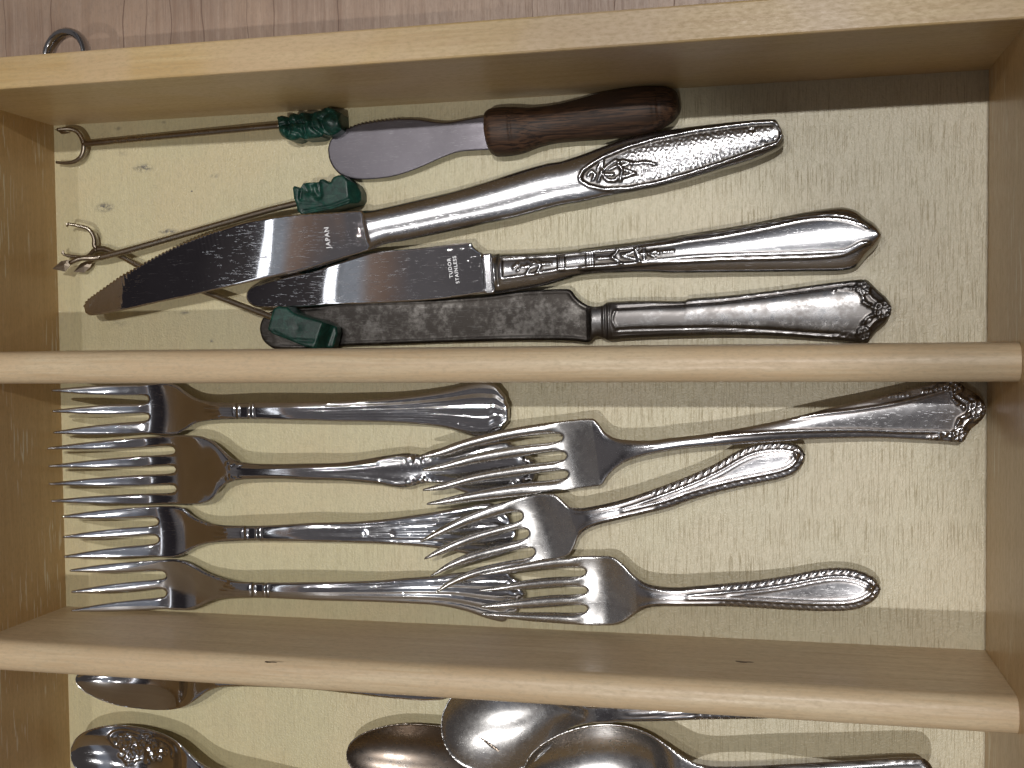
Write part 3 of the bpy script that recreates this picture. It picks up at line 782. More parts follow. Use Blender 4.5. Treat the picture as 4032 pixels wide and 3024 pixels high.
# 6, 7 dull forks with rope borders
def rope(f0, key, eye):
    def pr(fr):
        o = [('gadroon', 1.9, .36, 2.5, f0, .985), ('edge', 2.5, .3, .5, f0 - .1, 1.1), ('edge', 3.5, .28, .3, f0, 1.1), ('edge', 1.0, .35, .35, .40, f0)]
        c = fr.loc(S(key, *eye)[0]); o.append(('dot', c, .8, .9))
        for s_ in (-1, 1): o.append(('ring', (c[0] + 1.5, c[1] + s_ * 1.7), .6, .3, .5))
        return o
    return pr
ZF6 = [(0, 13.5), (.08, 11.6), (.16, 8.6), (.24, 6.2), (.31, 5.8), (.38, 8.2), (.45, 10.2), (.58, 10.0), (.74, 8.4), (.9, 7.6), (1, 7.5)]
fork('dull four-tined fork with rope-edged handle, tilted upward in the middle of the pile', (S('H', 560, 500)[0], S('F', 852, 1250)[0]), ZF6,
     [(S('H', 520, 346)[0], S('H', 1050, 100)[0], S('H', 1068, 172)[0], dict(mu=S('H', 620, 273, 750, 205, 900, 145), ml=S('H', 640, 310, 800, 252, 950, 205))),
      (S('H', 545, 445)[0], S('H', 1090, 226)[0], S('H', 1105, 272)[0], dict(mu=S('H', 650, 370, 800, 303, 950, 260), ml=S('H', 680, 408, 830, 355, 980, 307))),
      (S('H', 580, 547)[0], S('H', 1120, 328)[0], S('H', 1135, 383)[0], dict(mu=S('H', 680, 470, 820, 405, 980, 362), ml=S('H', 700, 500, 850, 458, 1000, 418))),
      (S('H', 608, 642)[0], S('H', 1160, 434)[0], S('H', 1185, 486)[0], dict(mu=S('H', 700, 565, 850, 500, 1010, 462), ml=S('H', 720, 595, 870, 545, 1030, 510)))],
     [S('H', 1117, 188)[0], S('H', 1152, 292)[0], S('H', 1186, 398)[0]],
     S('H', 1050, 100, 1150, 76, 1250, 65, 1305, 70, 1350, 108, 1390, 142, 1450, 150, 1550, 135, 1700, 100, 1850, 50) + S('F', 26, 1420, 150, 1370, 300, 1300, 420, 1230, 520, 1187, 620, 1170, 720, 1168, 790, 1182, 832, 1212, 854, 1250),
     S('F', 854, 1250, 848, 1290, 825, 1330, 780, 1370, 700, 1400, 600, 1422, 450, 1452, 300, 1487, 150, 1530) + S('H', 1966, 150, 1800, 190, 1650, 225, 1550, 250, 1480, 280, 1440, 320, 1420, 370, 1395, 412, 1370, 430, 1290, 455, 1185, 486),
     [M_SILVER] * 5 + [M_SILVER_BRIGHT], prims=rope(.62, 'F', (800, 1250)), handle_f=(.40, .45), crown=.8, dish=1.3, tine_crown=.9, step=.38, group='dull forks with rope-edged handles')
ZF7 = [(0, 12.5), (.08, 10.4), (.16, 7.6), (.24, 5.0), (.31, 4.4), (.38, 6.8), (.45, 8.8), (.58, 8.6), (.74, 6.2), (.9, 4.6), (1, 4.4)]
fork('dull four-tined fork with rope-edged handle, lowest of its compartment beside the divider', (S('H', 868, 650)[0], S('I', 1236, 615)[0]), ZF7,
     [(S('H', 865, 536)[0], S('H', 1440, 428)[0], S('H', 1445, 497)[0], dict(mu=S('H', 1000, 493, 1150, 462, 1300, 438), ml=S('H', 1000, 532, 1150, 515, 1300, 502))),
      (S('H', 865, 629)[0], S('H', 1445, 547)[0], S('H', 1450, 610)[0], dict(mu=S('H', 1000, 596, 1150, 568, 1300, 553), ml=S('H', 1000, 630, 1150, 622, 1300, 613))),
      (S('H', 870, 720)[0], S('H', 1450, 652)[0], S('H', 1455, 715)[0], dict(mu=S('H', 1000, 693, 1150, 672, 1300, 657), ml=S('H', 1000, 735, 1150, 733, 1300, 724))),
      (S('H', 882, 765)[0], S('H', 1455, 757)[0], S('H', 1460, 826)[0], dict(mu=S('H', 1000, 757, 1150, 757, 1300, 757), ml=S('H', 1000, 790, 1150, 808, 1300, 818)))],
     [S('H', 1484, 521)[0], S('H', 1494, 630)[0], S('H', 1496, 735)[0]],
     S('H', 1440, 428, 1550, 425, 1640, 431, 1695, 470, 1760, 538, 1820, 580, 1900, 603, 2030, 611) + S('I', 100, 608, 300, 590, 500, 570, 700, 540, 850, 510, 950, 497, 1050, 500, 1130, 520, 1190, 550, 1225, 590, 1236, 620),
     S('I', 1236, 620, 1220, 662, 1180, 700, 1120, 730, 1050, 745, 900, 750, 700, 742, 500, 730, 300, 720, 100, 720) + S('H', 2000, 720, 1920, 720, 1850, 728, 1790, 750, 1740, 785, 1700, 810, 1650, 825, 1560, 828, 1460, 826),
     [M_SILVER] * 5 + [M_SILVER_BRIGHT], prims=rope(.62, 'I', (1175, 607)), handle_f=(.40, .45), crown=.8, dish=1.3, tine_crown=.9, step=.38, group='dull forks with rope-edged handles')

# ------------------------------------------------------------------ knives
def zigzag(pts, period, depth, up=True):
    c = catmull(pts, 2.0); out = []; acc = 0; k = 0
    L = 0; last = c[0]; out.append(tuple(c[0]))
    for a, b in zip(c[:-1], c[1:]):
        L += np.linalg.norm(b - a)
        if L > period / 2:
            L = 0; k += 1; t = (b - a) / max(np.linalg.norm(b - a), 1e-6); n = np.array([t[1], -t[0]]); out.append(tuple(b + n * (depth if k % 2 else -depth * .3)))
    out.append(tuple(c[-1])); return out
# knife 1
ZK1 = [(0, 9.2), (.1, 10.0), (.2, 10.35), (.30, 10.25), (.40, 9.9), (.43, 9.8), (.50, 8.8), (.75, 7.6), (1, 7.4)]
fk = Frame(S('D', 522, 510)[0], S('N', 1955, 320)[0], ZK1)
r_ = root_for('table_knife', 'table knife with serrated curved blade and stippled panel handle, its handle end highest', 'knife', fk, 'table knives')
ub = fk.loc(S('B', 375, 1100)[0])[0]
def prk1(fr):
    pan = S('N', 190, 668, 215, 610, 300, 545, 400, 485, 600, 400, 850, 325, 1200, 252, 1500, 210, 1700, 185, 1870, 178, 1915, 205, 1945, 270, 1940, 320, 1900, 372, 1700, 440, 1400, 545, 1100, 640, 850, 710, 600, 757, 400, 768, 270, 740, 205, 705)
    P = [fr.loc(p) for p in pan]
    r2 = np.random.RandomState(5); waves = [(r2.uniform(0, math.pi), r2.uniform(4.5, 8.0), r2.uniform(0, 6.28)) for _ in range(14)]
    lo = np.min(P, 0); hi = np.max(P, 0)
    def stip(U, V, d, arc, f):
        m = smooth(lo[0] + 12, lo[0] + 17, U) * smooth(1.4, 2.4, d)
        w = 0
        for a_, k_, p_ in waves: w = w + np.sin(k_ * (U * math.cos(a_) + V * math.sin(a_)) + p_)
        return m * .022 * w
    o = [('panel', P, .55, .9, .45), ('fn', stip)]
    N_ = lambda *a: [fr.loc(p) for p in S('N', *a)]
    for a, w in (((390, 520, 380, 600, 350, 700), .3), ((380, 620, 430, 570, 500, 520, 540, 530), .35), ((385, 640, 430, 690, 500, 690, 520, 660), .35), ((370, 530, 345, 600), .25), ((440, 600, 520, 560, 560, 600), .35),
                 ((520, 540, 560, 590, 540, 690), .35), ((560, 560, 640, 540, 560, 520), .3), ((580, 600, 670, 630, 570, 660), .3), ((640, 550, 740, 535, 800, 540, 850, 550), .3), ((260, 650, 290, 610, 330, 640, 300, 690), .3), ((400, 640, 480, 640), .4)):
        o.append(('line', N_(*a), w, .55))
    for a in ((1660, 255, 1700, 240, 1690, 270), (1770, 350, 1800, 370)): o.append(('line', N_(*a), .25, -.35))
    return o
def cut(u0, blade_c=.15, han_c=2.6):
    def profile(U, V, F, E, HW, D):
        h = smooth(u0 - .3, u0 + 1.2, U)
        return blade_c * (1 - E**2) * (1 - h) + h * (han_c * (1 - np.abs(E)**2.6) - .4)
    return profile
def two(u0): return lambda u, v: (u > u0).astype(int)
piece(r_, fk, [zigzag(S('D', 520, 490, 530, 458, 600, 402, 680, 345, 760, 290, 850, 240, 950, 185, 1050, 133, 1150, 88, 1250, 50, 1380, 5), 13, 5.5),
               S('A', 1382, 1427, 1500, 1388, 1600, 1366, 1700, 1350, 1850, 1332, 2000, 1324) + S('B', 0, 1015, 150, 1006, 290, 996, 370, 990, 420, 983, 500, 966, 700, 920, 900, 872, 1100, 815, 1300, 752, 1500, 695) + S('N', 0, 512, 200, 450, 400, 375, 600, 310, 800, 265, 1100, 215, 1400, 180, 1600, 160, 1800, 145, 1890, 145),
               S('N', 1890, 145, 1920, 190, 1950, 260, 1963, 320, 1955, 375, 1900, 420, 1700, 510, 1400, 600, 1100, 690, 800, 760, 500, 815, 200, 880, 0, 915) + S('B', 1300, 1042, 1200, 1062, 1000, 1100, 800, 1140, 600, 1180, 500, 1197, 430, 1222, 380, 1245, 300, 1270, 200, 1300, 100, 1330, 0, 1362) + S('D', 1700, 300, 1500, 345, 1300, 390, 1150, 425, 1000, 455, 850, 490, 700, 520, 620, 535, 560, 540, 530, 525, 520, 490)],
      [M_STEEL_BLADE, M_STEEL_HANDLE], (two(ub), ['blade', 'handle']), step=.36, er=lambda F: np.where(F < ub / fk.L, .35, 1.4), thick=lambda F: np.where(F < ub / fk.L, 1.3, 5.5),
      profile=cut(ub, .10, 2.2), prims=prk1(fk), sharp_runs=(0,))
# knife 2
ZK2 = [(0, 4.6), (.1, 5.08), (.2, 5.50), (.3, 5.85), (.375, 6.05), (.45, 6.0), (.75, 6.2), (1, 6.4)]
fk2 = Frame(S('D', 1530, 430)[0], S('C', 1326, 1475)[0], ZK2)
r_ = root_for('table_knife', 'stainless table knife with bright blunt blade and beaded motif handle, lying between two others', 'knife', fk2, 'table knives')
ub2 = fk2.loc(S('B', 1112, 1400)[0])[0]; ub2b = fk2.loc(S('B', 1165, 1380)[0])[0]
def prk2(fr):
    O = lambda *a: [fr.loc(p) for p in S('O', *a)]
    o = [('line', O(270, 250, 283, 540), .3, -.5), ('line', O(225, 255, 240, 540), .5, .35)]
    o += [('panel', O(308, 292, 560, 275, 850, 258, 1180, 228, 1600, 190, 1650, 330, 1200, 368, 850, 402, 560, 452, 322, 488), .3, .5, .25)]
    for x, y0, y1 in ((868, 268, 398), (890, 266, 396), (912, 265, 394), (1140, 243, 376), (1166, 241, 373), (1192, 240, 368)): o.append(('line', O(x, y0, x + 8, y1), .2, .6))
    for x0, x1 in ((925, 1125),): pass
    for a in ((610, 350, 700, 345, 800, 343), (560, 300, 600, 330, 690, 340, 640, 300), (560, 440, 600, 380, 700, 360, 660, 430), (1240, 295, 1330, 290, 1400, 285), (1380, 280, 1420, 240, 1440, 210), (1400, 290, 1440, 320, 1480, 345),
              (1480, 260, 1560, 240, 1640, 195), (1480, 270, 1560, 290, 1650, 315), (1690, 200, 1695, 300), (1740, 250, 1800, 225), (1740, 250, 1800, 275)): o.append(('line', O(*a), .3, .5))
    for x, y, r in ((440, 378, .5), (470, 350, .45), (478, 405, .45), (515, 375, .5), (545, 375, .35), (572, 365, .45), (1665, 250, .4), (1730, 245, .4), (1830, 240, .6), (1880, 232, .45), (1910, 228, .42), (1945, 225, .4), (1975, 222, .36)): o.append(('dot', O(x, y)[0], r, .6))
    Fp = lambda k, *a: [fr.loc(p) for p in S(k, *a)]
    for off in (0, 26):
        o.append(('line', catmull(Fp('N', 200, 1300 + off * .6, 600, 1262 + off * .8, 950, 1218 + off) + Fp('C', 120, 1472 + off, 300, 1448 + off, 600, 1392 + off, 900, 1340 + off * .8, 1080, 1340 + off, 1180, 1372 + off * .8, 1240, 1420), 1.0), .32, .42))
        o.append(('line', catmull(Fp('N', 200, 1462 - off * .5, 600, 1432 - off * .7, 950, 1402 - off) + Fp('C', 120, 1628 - off, 300, 1618 - off, 700, 1608 - off, 950, 1600 - off, 1100, 1580 - off * .7, 1200, 1530 - off * .6, 1240, 1510), 1.0), .32, .42))
    return o
def prof2(U, V, F, E, HW, D):
    h = smooth(ub2b - .2, ub2b + .8, U); neck = smooth(ub2 - .1, ub2 + .15, U) * (1 - h)
    return .05 * (1 - E**2) * (1 - h) - .9 * neck + h * (2.6 * (1 - np.abs(E)**2.2) - .6)
piece(r_, fk2, [S('D', 1530, 430, 1535, 395, 1560, 362, 1620, 325, 1750, 278, 1900, 238, 2080, 190) + S('B', 380, 1254, 500, 1243, 700, 1228, 900, 1205, 1035, 1193),
                S('B', 1035, 1193, 1050, 1222, 1075, 1243, 1108, 1262), S('B', 1108, 1262, 1160, 1258, 1300, 1255, 1500, 1246) + S('N', 50, 1290, 500, 1235, 900, 1180) + S('C', 0, 1470, 200, 1438, 500, 1388, 800, 1325, 1000, 1291, 1100, 1286, 1170, 1306, 1230, 1352, 1290, 1390, 1320, 1440, 1326, 1475),
                S('C', 1326, 1475, 1318, 1500, 1290, 1542, 1240, 1590) + S('F', 1190, 68, 1150, 90, 1080, 103, 900, 108, 600, 115, 300, 120, 0, 125) + S('N', 800, 1495, 400, 1508, 150, 1530) + S('B', 1480, 1460, 1400, 1474, 1300, 1490, 1200, 1505, 1130, 1510),
                S('B', 1130, 1510, 1112, 1507, 950, 1530, 800, 1548, 600, 1562, 400, 1572, 200, 1580) + S('D', 1896, 488, 1750, 492, 1650, 492, 1580, 485, 1545, 460, 1530, 430)],
      [M_STEEL_BLADE, M_STEEL_HANDLE], (two(ub2), ['blade', 'handle']), step=.38, er=lambda F: np.where(F < ub2b / fk2.L, .3, 1.3), thick=lambda F: np.where(F < ub2b / fk2.L, 1.3, 5.0), profile=prof2, prims=prk2(fk2))
# knife 3
ZK3 = [(0, 2.2), (.2, 2.6), (.45, 3.2), (.50, 4.0), (.75, 4.8), (1, 4.2)]
fk3 = Frame(S('D', 1615, 630)[0], S('F', 1392, 345)[0], ZK3)
r_ = root_for('table_knife', 'tarnished blackened table knife with flower-tipped handle along the upper divider', 'knife', fk3, 'table knives')
ub3 = fk3.loc(S('E', 1618, 430)[0])[0]; ub3b = fk3.loc(S('E', 1722, 415)[0])[0]
pr3 = flowers('F', [(1210, 213, 2.2), (1330, 350, 2.8), (1213, 497, 2.2)],
              [(.3, -.45, (-323, 340, -200, 333, 0, 320, 300, 302, 600, 262, 900, 222, 1150, 195)), (.3, -.45, (-316, 472, -200, 466, 0, 462, 300, 458, 600, 468, 900, 490, 1160, 503)), (.28, .4, (-323, 340, -345, 407, -316, 472)),
               (.3, .45, (1240, 250, 1280, 290, 1310, 305)), (.3, .45, (1310, 400, 1270, 430, 1240, 470)), (.3, .4, (1200, 260, 1230, 310, 1280, 340)), (.3, .4, (1200, 450, 1230, 400, 1285, 370)), (.45, .4, (1110, 213, 1180, 213)), (.45, .4, (1110, 500, 1180, 498))],
              sprig(1025, 225, 1130, 212, 6, 8) + sprig(1025, 500, 1140, 505, 6, 8) + sprig(1200, 290, 1270, 330, 6, 12) + sprig(1210, 430, 1280, 385, 6, 12))
def prk3(fr):
    o = pr3(fr); c0 = ub3; c1 = ub3b
    def fn(U, V, d, arc, f):
        return .5 * np.exp(-((U - c1 + .7) / .3)**2) + .5 * np.exp(-((U - c1 - .6) / .35)**2) - .5 * np.exp(-((U - c1) / .25)**2) + .5 * np.exp(-((U - c0 + .4) / .35)**2)
    o.append(('fn', fn)); o.append(('edge', .9, .4, .35, .02, ub3 / fr.L)); o.append(('edge', .7, .35, .4, ub3b / fr.L, 1.1)); return o
def prof3(U, V, F, E, HW, D):
    h = smooth(ub3b - .3, ub3b + .8, U); neck = smooth(ub3 - .2, ub3 + .4, U) * (1 - h)
    return .15 * (1 - E**2) * (1 - h) + 1.6 * neck * np.sqrt(np.maximum(1 - E**2, 0)) + h * (1.9 * (1 - np.abs(E)**3) + .2)
piece(r_, fk3, [S('D', 1615, 630, 1620, 585, 1645, 545, 1690, 512, 1780, 495, 1950, 480, 2150, 455) + S('E', 700, 275, 960, 258, 1100, 240, 1200, 228, 1400, 218, 1475, 217),
                S('E', 1475, 217, 1500, 228, 1525, 262, 1560, 295, 1600, 318, 1625, 325, 1660, 326, 1695, 318, 1725, 298), S('E', 1725, 298, 1900, 290, 2212, 287) + S('F', 107, 283, 400, 255, 700, 220, 1000, 180, 1200, 158, 1235, 158),
                S('F', 1235, 158, 1265, 185, 1310, 230, 1360, 275, 1388, 325, 1388, 375), S('F', 1388, 375, 1355, 430, 1300, 475, 1265, 520, 1243, 549),
                S('F', 1243, 549, 1180, 548, 1100, 540, 900, 525, 700, 512, 500, 507, 300, 506, 107, 511) + S('E', 2000, 518, 1850, 525, 1725, 536),
                S('E', 1725, 536, 1695, 522, 1665, 512, 1640, 520, 1618, 545, 1590, 550), S('E', 1590, 550, 1500, 540, 1200, 538, 800, 548, 400, 562, 0, 577) + S('D', 1900, 752, 1780, 752, 1700, 745, 1650, 712, 1625, 675, 1615, 630)],
      [M_BLACKBLADE, M_TARN], (two(ub3), ['blade', 'handle']), step=.4, er=lambda F: np.where(F < ub3b / fk3.L, .35, .9), thick=lambda F: np.where(F < ub3b / fk3.L, 1.3, 3.2), profile=prof3, prims=prk3(fk3))

# maker's lettering on the two blades
def lettering(root, text, center, zc, size, ang, name='lettering'):
    cu = bpy.data.curves.new(name, 'FONT'); cu.body = text; cu.size = size * MM; cu.align_x = 'CENTER'; cu.align_y = 'CENTER'; cu.extrude = .02 * MM; cu.space_character = 1.2
    cu.offset = .02 * MM
    tmp = bpy.data.objects.new(name, cu); scene.collection.objects.link(tmp)
    dg = bpy.context.evaluated_depsgraph_get(); me = bpy.data.meshes.new_from_object(tmp.evaluated_get(dg)); bpy.data.objects.remove(tmp)
    me.materials.clear(); me.materials.append(M_ETCH)
    o = bpy.data.objects.new(name, me); link(o, root)
    w = un(center, zc); L = np.array(root.location) / MM
    o.location = ((w[0] - L[0]) * MM, (w[1] - L[1]) * MM, zc * MM); o.rotation_euler = (0, 0, ang)
    return o
def find(name, n=0):
    return [o for o in scene.objects if o.type == 'EMPTY' and o.name.split('.')[0] == name][n]
lettering(find('table_knife', 0), 'JAPAN', S('A', 2038, 1478)[0], 10.34, 2.1, math.radians(96))
lettering(find('table_knife', 1), 'TUDOR', S('B', 905, 1352)[0], 6.10, 1.6, math.radians(97))
lettering(find('table_knife', 1), 'STAINLESS', S('B', 942, 1362)[0], 6.20, 1.6, math.radians(97))

# ------------------------------------------------------------------ spreader with a turned walnut handle
ZS = [(0, 3.0), (.3, 4.2), (.5, 5.2), (.56, 5.0), (1, 5.6)]
fs = Frame(S('B', 142, 620)[0], S('C', 68, 650)[0], ZS)
r_ = root_for('cheese_spreader', 'small spreader with matt grey serrated blade and dark turned wooden handle', 'spreader', fs)
piece(r_, fs, [S('B', 142, 610, 155, 562, 180, 530, 205, 508), zigzag(S('B', 205, 508, 250, 490, 320, 462, 400, 445, 500, 432, 600, 422), 14, 5.5), S('B', 600, 422, 700, 425, 800, 440, 880, 445, 980, 430, 1060, 415, 1150, 400),
               S('B', 1150, 400, 1165, 500, 1170, 614), S('B', 1170, 614, 1050, 620, 950, 630, 850, 665, 750, 710, 650, 750, 550, 780, 450, 795, 350, 800, 280, 793, 225, 772, 178, 728, 150, 670, 142, 610)],
      M_GREYBLADE, (lambda u, v: np.zeros(len(u), int), ['blade']), step=.3, er=.3, thick=1.1, sharp_runs=(1,))
uh = fs.loc(S('B', 1135, 500)[0])[0]
def prS(fr):
    c = [fr.loc(S('B', 1300, 480)[0])[0], fr.loc(S('C', -60, 650)[0])[0]]
    def fn(U, V, d, arc, f): return -.35 * np.exp(-((U - c[0]) / .3)**2) - .3 * np.exp(-((U - c[1]) / .3)**2) - .12 * np.exp(-((U - c[1] + 1.4) / .25)**2)
    return [('fn', fn)]
def profS(U, V, F, E, HW, D):
    return np.sqrt(np.maximum(1 - np.abs(E)**2, 0)) * HW * .92
piece(r_, fs, [S('B', 1122, 400, 1130, 378, 1155, 360, 1200, 352, 1290, 348, 1400, 352, 1550, 335, 1700, 300, 1850, 260, 2000, 232, 2120, 219, 2212, 222) + S('C', 0, 543, 40, 558, 60, 595, 68, 650),
               S('C', 68, 650, 64, 700, 35, 748, -10, 780) + S('B', 2180, 500, 2100, 521, 1900, 546, 1700, 560, 1550, 575, 1450, 600, 1350, 638, 1260, 653, 1190, 656),
               S('B', 1190, 656, 1160, 640, 1143, 605, 1130, 530, 1122, 400)],
      M_WALNUT, (lambda u, v: np.zeros(len(u), int), ['handle']), step=.45, er=1.2, thick=6.5, profile=profS, prims=prS(fs))

# ------------------------------------------------------------------ spoons
def spoon(label, axis, zprof, bowl_f, outline, mats, depth=5.5, prims=None, step=.5, crown=.7, group=None, inner=None, name='spoon', er=.5):
    fr = Frame(axis[0], axis[1], zprof); root = root_for(name, label, 'spoon', fr, group)
    def profile(U, V, F, E, HW, D):
        t = np.clip(F / bowl_f, 0, 1); q = np.maximum(1 - (2 * t - 1)**2, 0)**.62 * (1 - smooth(.80, 1.0, t)) * (F < bowl_f)
        z = -depth * q * (1 - E**2)
        return z + crown * smooth(bowl_f, bowl_f + .08, F) * (1 - E**2)
    piece(root, fr, outline, mats, (two(bowl_f * fr.L), ['bowl', 'handle']), step=step, er=er, thick=1.4, profile=profile, prims=(prims(fr) if prims else ()), seg=11)
    return fr
def mirror_outline(p0, p1, up):
    """closed outline from upper offsets: up = [(fraction, half width px)], axis p0 -> p1"""
    p0 = np.array(p0, float); p1 = np.array(p1, float); e = (p1 - p0); L = np.linalg.norm(e); e /= L; n = np.array([e[1], -e[0]])
    a = [tuple(p0 + e * L * f + n * w) for f, w in up]; b = [tuple(p0 + e * L * f - n * w) for f, w in up]
    return [a, b[::-1]]
def bowl_up(bf, w, neck, end_w, nose=1.0):
    o = [(0, 0)]
    for t in (.015, .05, .11, .19, .28, .38, .48, .58, .68, .77, .85, .92, .97):
        o.append((bf * t, w * (math.sin(math.pi * t**nose) ** .62)))
    return o
# 13 bright teaspoon, upper half hidden by the lower divider
p0 = S('G', 432, 1146)[0]; p1 = (1800, 2700)
up13 = [(0, 0), (.004, 18), (.02, 44), (.06, 76), (.11, 100), (.17, 112), (.22, 116), (.26, 112), (.29, 98), (.32, 70), (.345, 42), (.375, 26), (.42, 20), (.50, 20), (.60, 24), (.72, 40), (.80, 52), (.87, 60), (.93, 62), (.975, 50), (1, 0)]
spoon('bright teaspoon half hidden under the lower divider, bowl near the end board', (p0, p1), [(0, 9), (.12, 8.2), (.25, 8.6), (.34, 11), (.45, 14), (.6, 15), (.8, 13), (1, 11)], .335,
      mirror_outline(p0, p1, up13), M_STEEL, depth=6)
# 14 shell spoon with relief flowers
p0 = S('G', 405, 1548)[0]; p1 = (1300, 3170)
up14 = [(0, 0), (.012, 45), (.04, 78), (.09, 108), (.15, 128), (.21, 137), (.28, 138), (.34, 130), (.39, 112), (.44, 82), (.485, 55), (.53, 38), (.60, 28), (.75, 26), (.9, 32), (1, 36)]
def pr14(fr):
    o = []; G = lambda x, y: fr.loc(S('G', x, y)[0])
    for x, y, r in ((690, 1530, 3.2), (840, 1600, 3.4), (830, 1510, 2.4), (740, 1590, 2.2), (700, 1640, 2.5)):
        o.append(('flower', G(x, y), r, .6))
    for a in ((620, 1560, 600, 1510, 640, 1465, 720, 1455, 780, 1480), (860, 1500, 930, 1520, 975, 1570, 960, 1620), (760, 1560, 800, 1580, 830, 1640), (640, 1620, 690, 1650, 760, 1640), (900, 1540, 880, 1580, 910, 1610), (720, 1500, 700, 1480, 760, 1500)):
        o.append(('line', catmull([G(a[i], a[i + 1]) for i in range(0, len(a), 2)], 1.0), .45, .6))
    for x, y in ((640, 1560), (660, 1590), (720, 1570), (780, 1540), (900, 1560), (920, 1590), (870, 1640), (800, 1650)): o.append(('dot', G(x, y), .7, .7))
    return o
spoon('spoon with embossed flowers inside its bright pointed bowl, nearest the end board', (p0, p1), [(0, 9.5), (.15, 9), (.35, 9), (.5, 11), (.7, 12), (1, 10)], .47, mirror_outline(p0, p1, up14), M_STEEL, depth=6.5, prims=pr14)
# 15 dark spoon underneath
p0 = S('H', 90, 1570)[0]; p1 = (3300, 3240)
up15 = [(0, 0), (.004, 35), (.02, 72), (.05, 108), (.10, 140), (.15, 152), (.20, 154), (.25, 142), (.29, 110), (.33, 70), (.37, 38), (.42, 26), (.6, 28), (.8, 40), (.95, 48), (1, 30)]
spoon('dark brownish spoon, its bowl partly under the two overlapping silver spoons', (p0, p1), [(0, 7), (.2, 6.5), (.35, 7.5), (.5, 9), (.8, 6), (1, 5)], .34, mirror_outline(p0, p1, up15), M_SPOONDARK, depth=6)
# 16 dull spoon under the divider edge
def rope16(fr): return [('gadroon', 2.0, .6, 2.6, .62, .985), ('edge', 2.6, .28, .35, .45, 1.1), ('edge', 1.1, .4, .3, .42, .62)]
p0 = S('H', 641, 1425)[0]; p1 = (3420, 2690)
out16 = [[p0] + S('H', 648, 1350, 668, 1300, 700, 1245, 760, 1180, 850, 1130, 960, 1108, 1080, 1112, 1190, 1150, 1280, 1215, 1350, 1275, 1430, 1301, 1550, 1304, 1750, 1290, 2066, 1255) + S('I', 300, 1215, 600, 1180, 850, 1165, 1050, 1170, 1150, 1200, 1165, 1240),
         S('I', 1165, 1240, 1140, 1290, 1050, 1325, 850, 1352, 660, 1370, 400, 1378, 200, 1380) + S('H', 1966, 1388, 1750, 1392, 1600, 1397, 1480, 1403, 1400, 1425, 1330, 1480, 1260, 1560, 1180, 1630, 1070, 1680, 950, 1693, 830, 1675, 740, 1630, 680, 1560, 650, 1490, 641, 1425)]
spoon('dull silver spoon with rope-edged handle passing under the lower divider', (p0, p1), [(0, 12), (.15, 11), (.30, 11.5), (.40, 14), (.55, 16), (.75, 14), (1, 12)], .385, out16, [M_SILVER, M_SILVER_BRIGHT], depth=7, prims=rope16, group='dull silver spoons')
# 17 front spoon
p0 = S('H', 1120, 1690)[0]; p1 = S('I', 1545, 1715)[0]
up17 = [(0, 0), (.006, 40), (.02, 78), (.05, 120), (.10, 162), (.155, 187), (.21, 194), (.26, 184), (.305, 158), (.345, 118), (.38, 80), (.41, 52), (.45, 36), (.52, 34), (.65, 46), (.8, 62), (.93, 76), (.975, 72), (.995, 40), (1, 0)]
def pr17(fr):
    o = [('edge', 1.6, .35, .4, .46, 1.1)]; I_ = lambda x, y: fr.loc(S('I', x, y)[0])
    for k in range(9): o.append(('dot', I_(1290 + 26 * k, 1597 + (k % 2) * 6), .6, .8))
    for k in range(14): o.append(('dot', I_(330 + 16 * k, 1650 - .35 * k), .4, .4))
    return o
spoon('dull silver spoon lying on top of the pile with its beaded square handle end', (p0, p1), [(0, 13), (.15, 12), (.30, 12), (.42, 15), (.55, 16.5), (.8, 15), (1, 13.5)], .41, mirror_outline(p0, p1, up17), [M_SILVER, M_STEEL_HANDLE], depth=7.5, prims=pr17, group='dull silver spoons')

# ------------------------------------------------------------------ wire forks with green stone handles
def tube(name, pts, rad, mat, parent, n=12, flat=1.0, cap=True):
    """swept round wire; pts in mm world, rad number or list"""
    P = [np.array(p, float) for p in pts]; L = np.array(parent.location) / MM if parent is not None else np.zeros(3)
    if not hasattr(rad, '__len__'): rad = [rad] * len(P)
    V = []; F = []
    up = np.array([0, 0, 1.0])
    for i, p in enumerate(P):
        t = P[min(i + 1, len(P) - 1)] - P[max(i - 1, 0)]; t /= np.linalg.norm(t)
        s_ = np.cross(t, up); s_ /= max(np.linalg.norm(s_), 1e-6); q = np.cross(s_, t)
        for k in range(n):
            a = 2 * math.pi * k / n; V.append(p + rad[i] * (s_ * math.cos(a) + q * math.sin(a) * flat))
    for i in range(len(P) - 1):
        for k in range(n): F.append((i * n + k, i * n + (k + 1) % n, (i + 1) * n + (k + 1) % n, (i + 1) * n + k))
    if cap: F.append(tuple(range(n - 1, -1, -1))); F.append(tuple(range((len(P) - 1) * n, len(P) * n)))
    return mesh_obj(name, V, F, mat, parent, origin=L)
def lift(key, xyz, seg=8):
    """photo points with their own heights -> smooth world path"""
    pts = [S(key, xyz[i], xyz[i + 1])[0] for i in range(0, len(xyz), 3)]; zs = [xyz[i + 2] for i in range(0, len(xyz), 3)]
    w = [np.append(un(p, z), z) for p, z in zip(pts, zs)]
    return catmull(w, seg * .08)
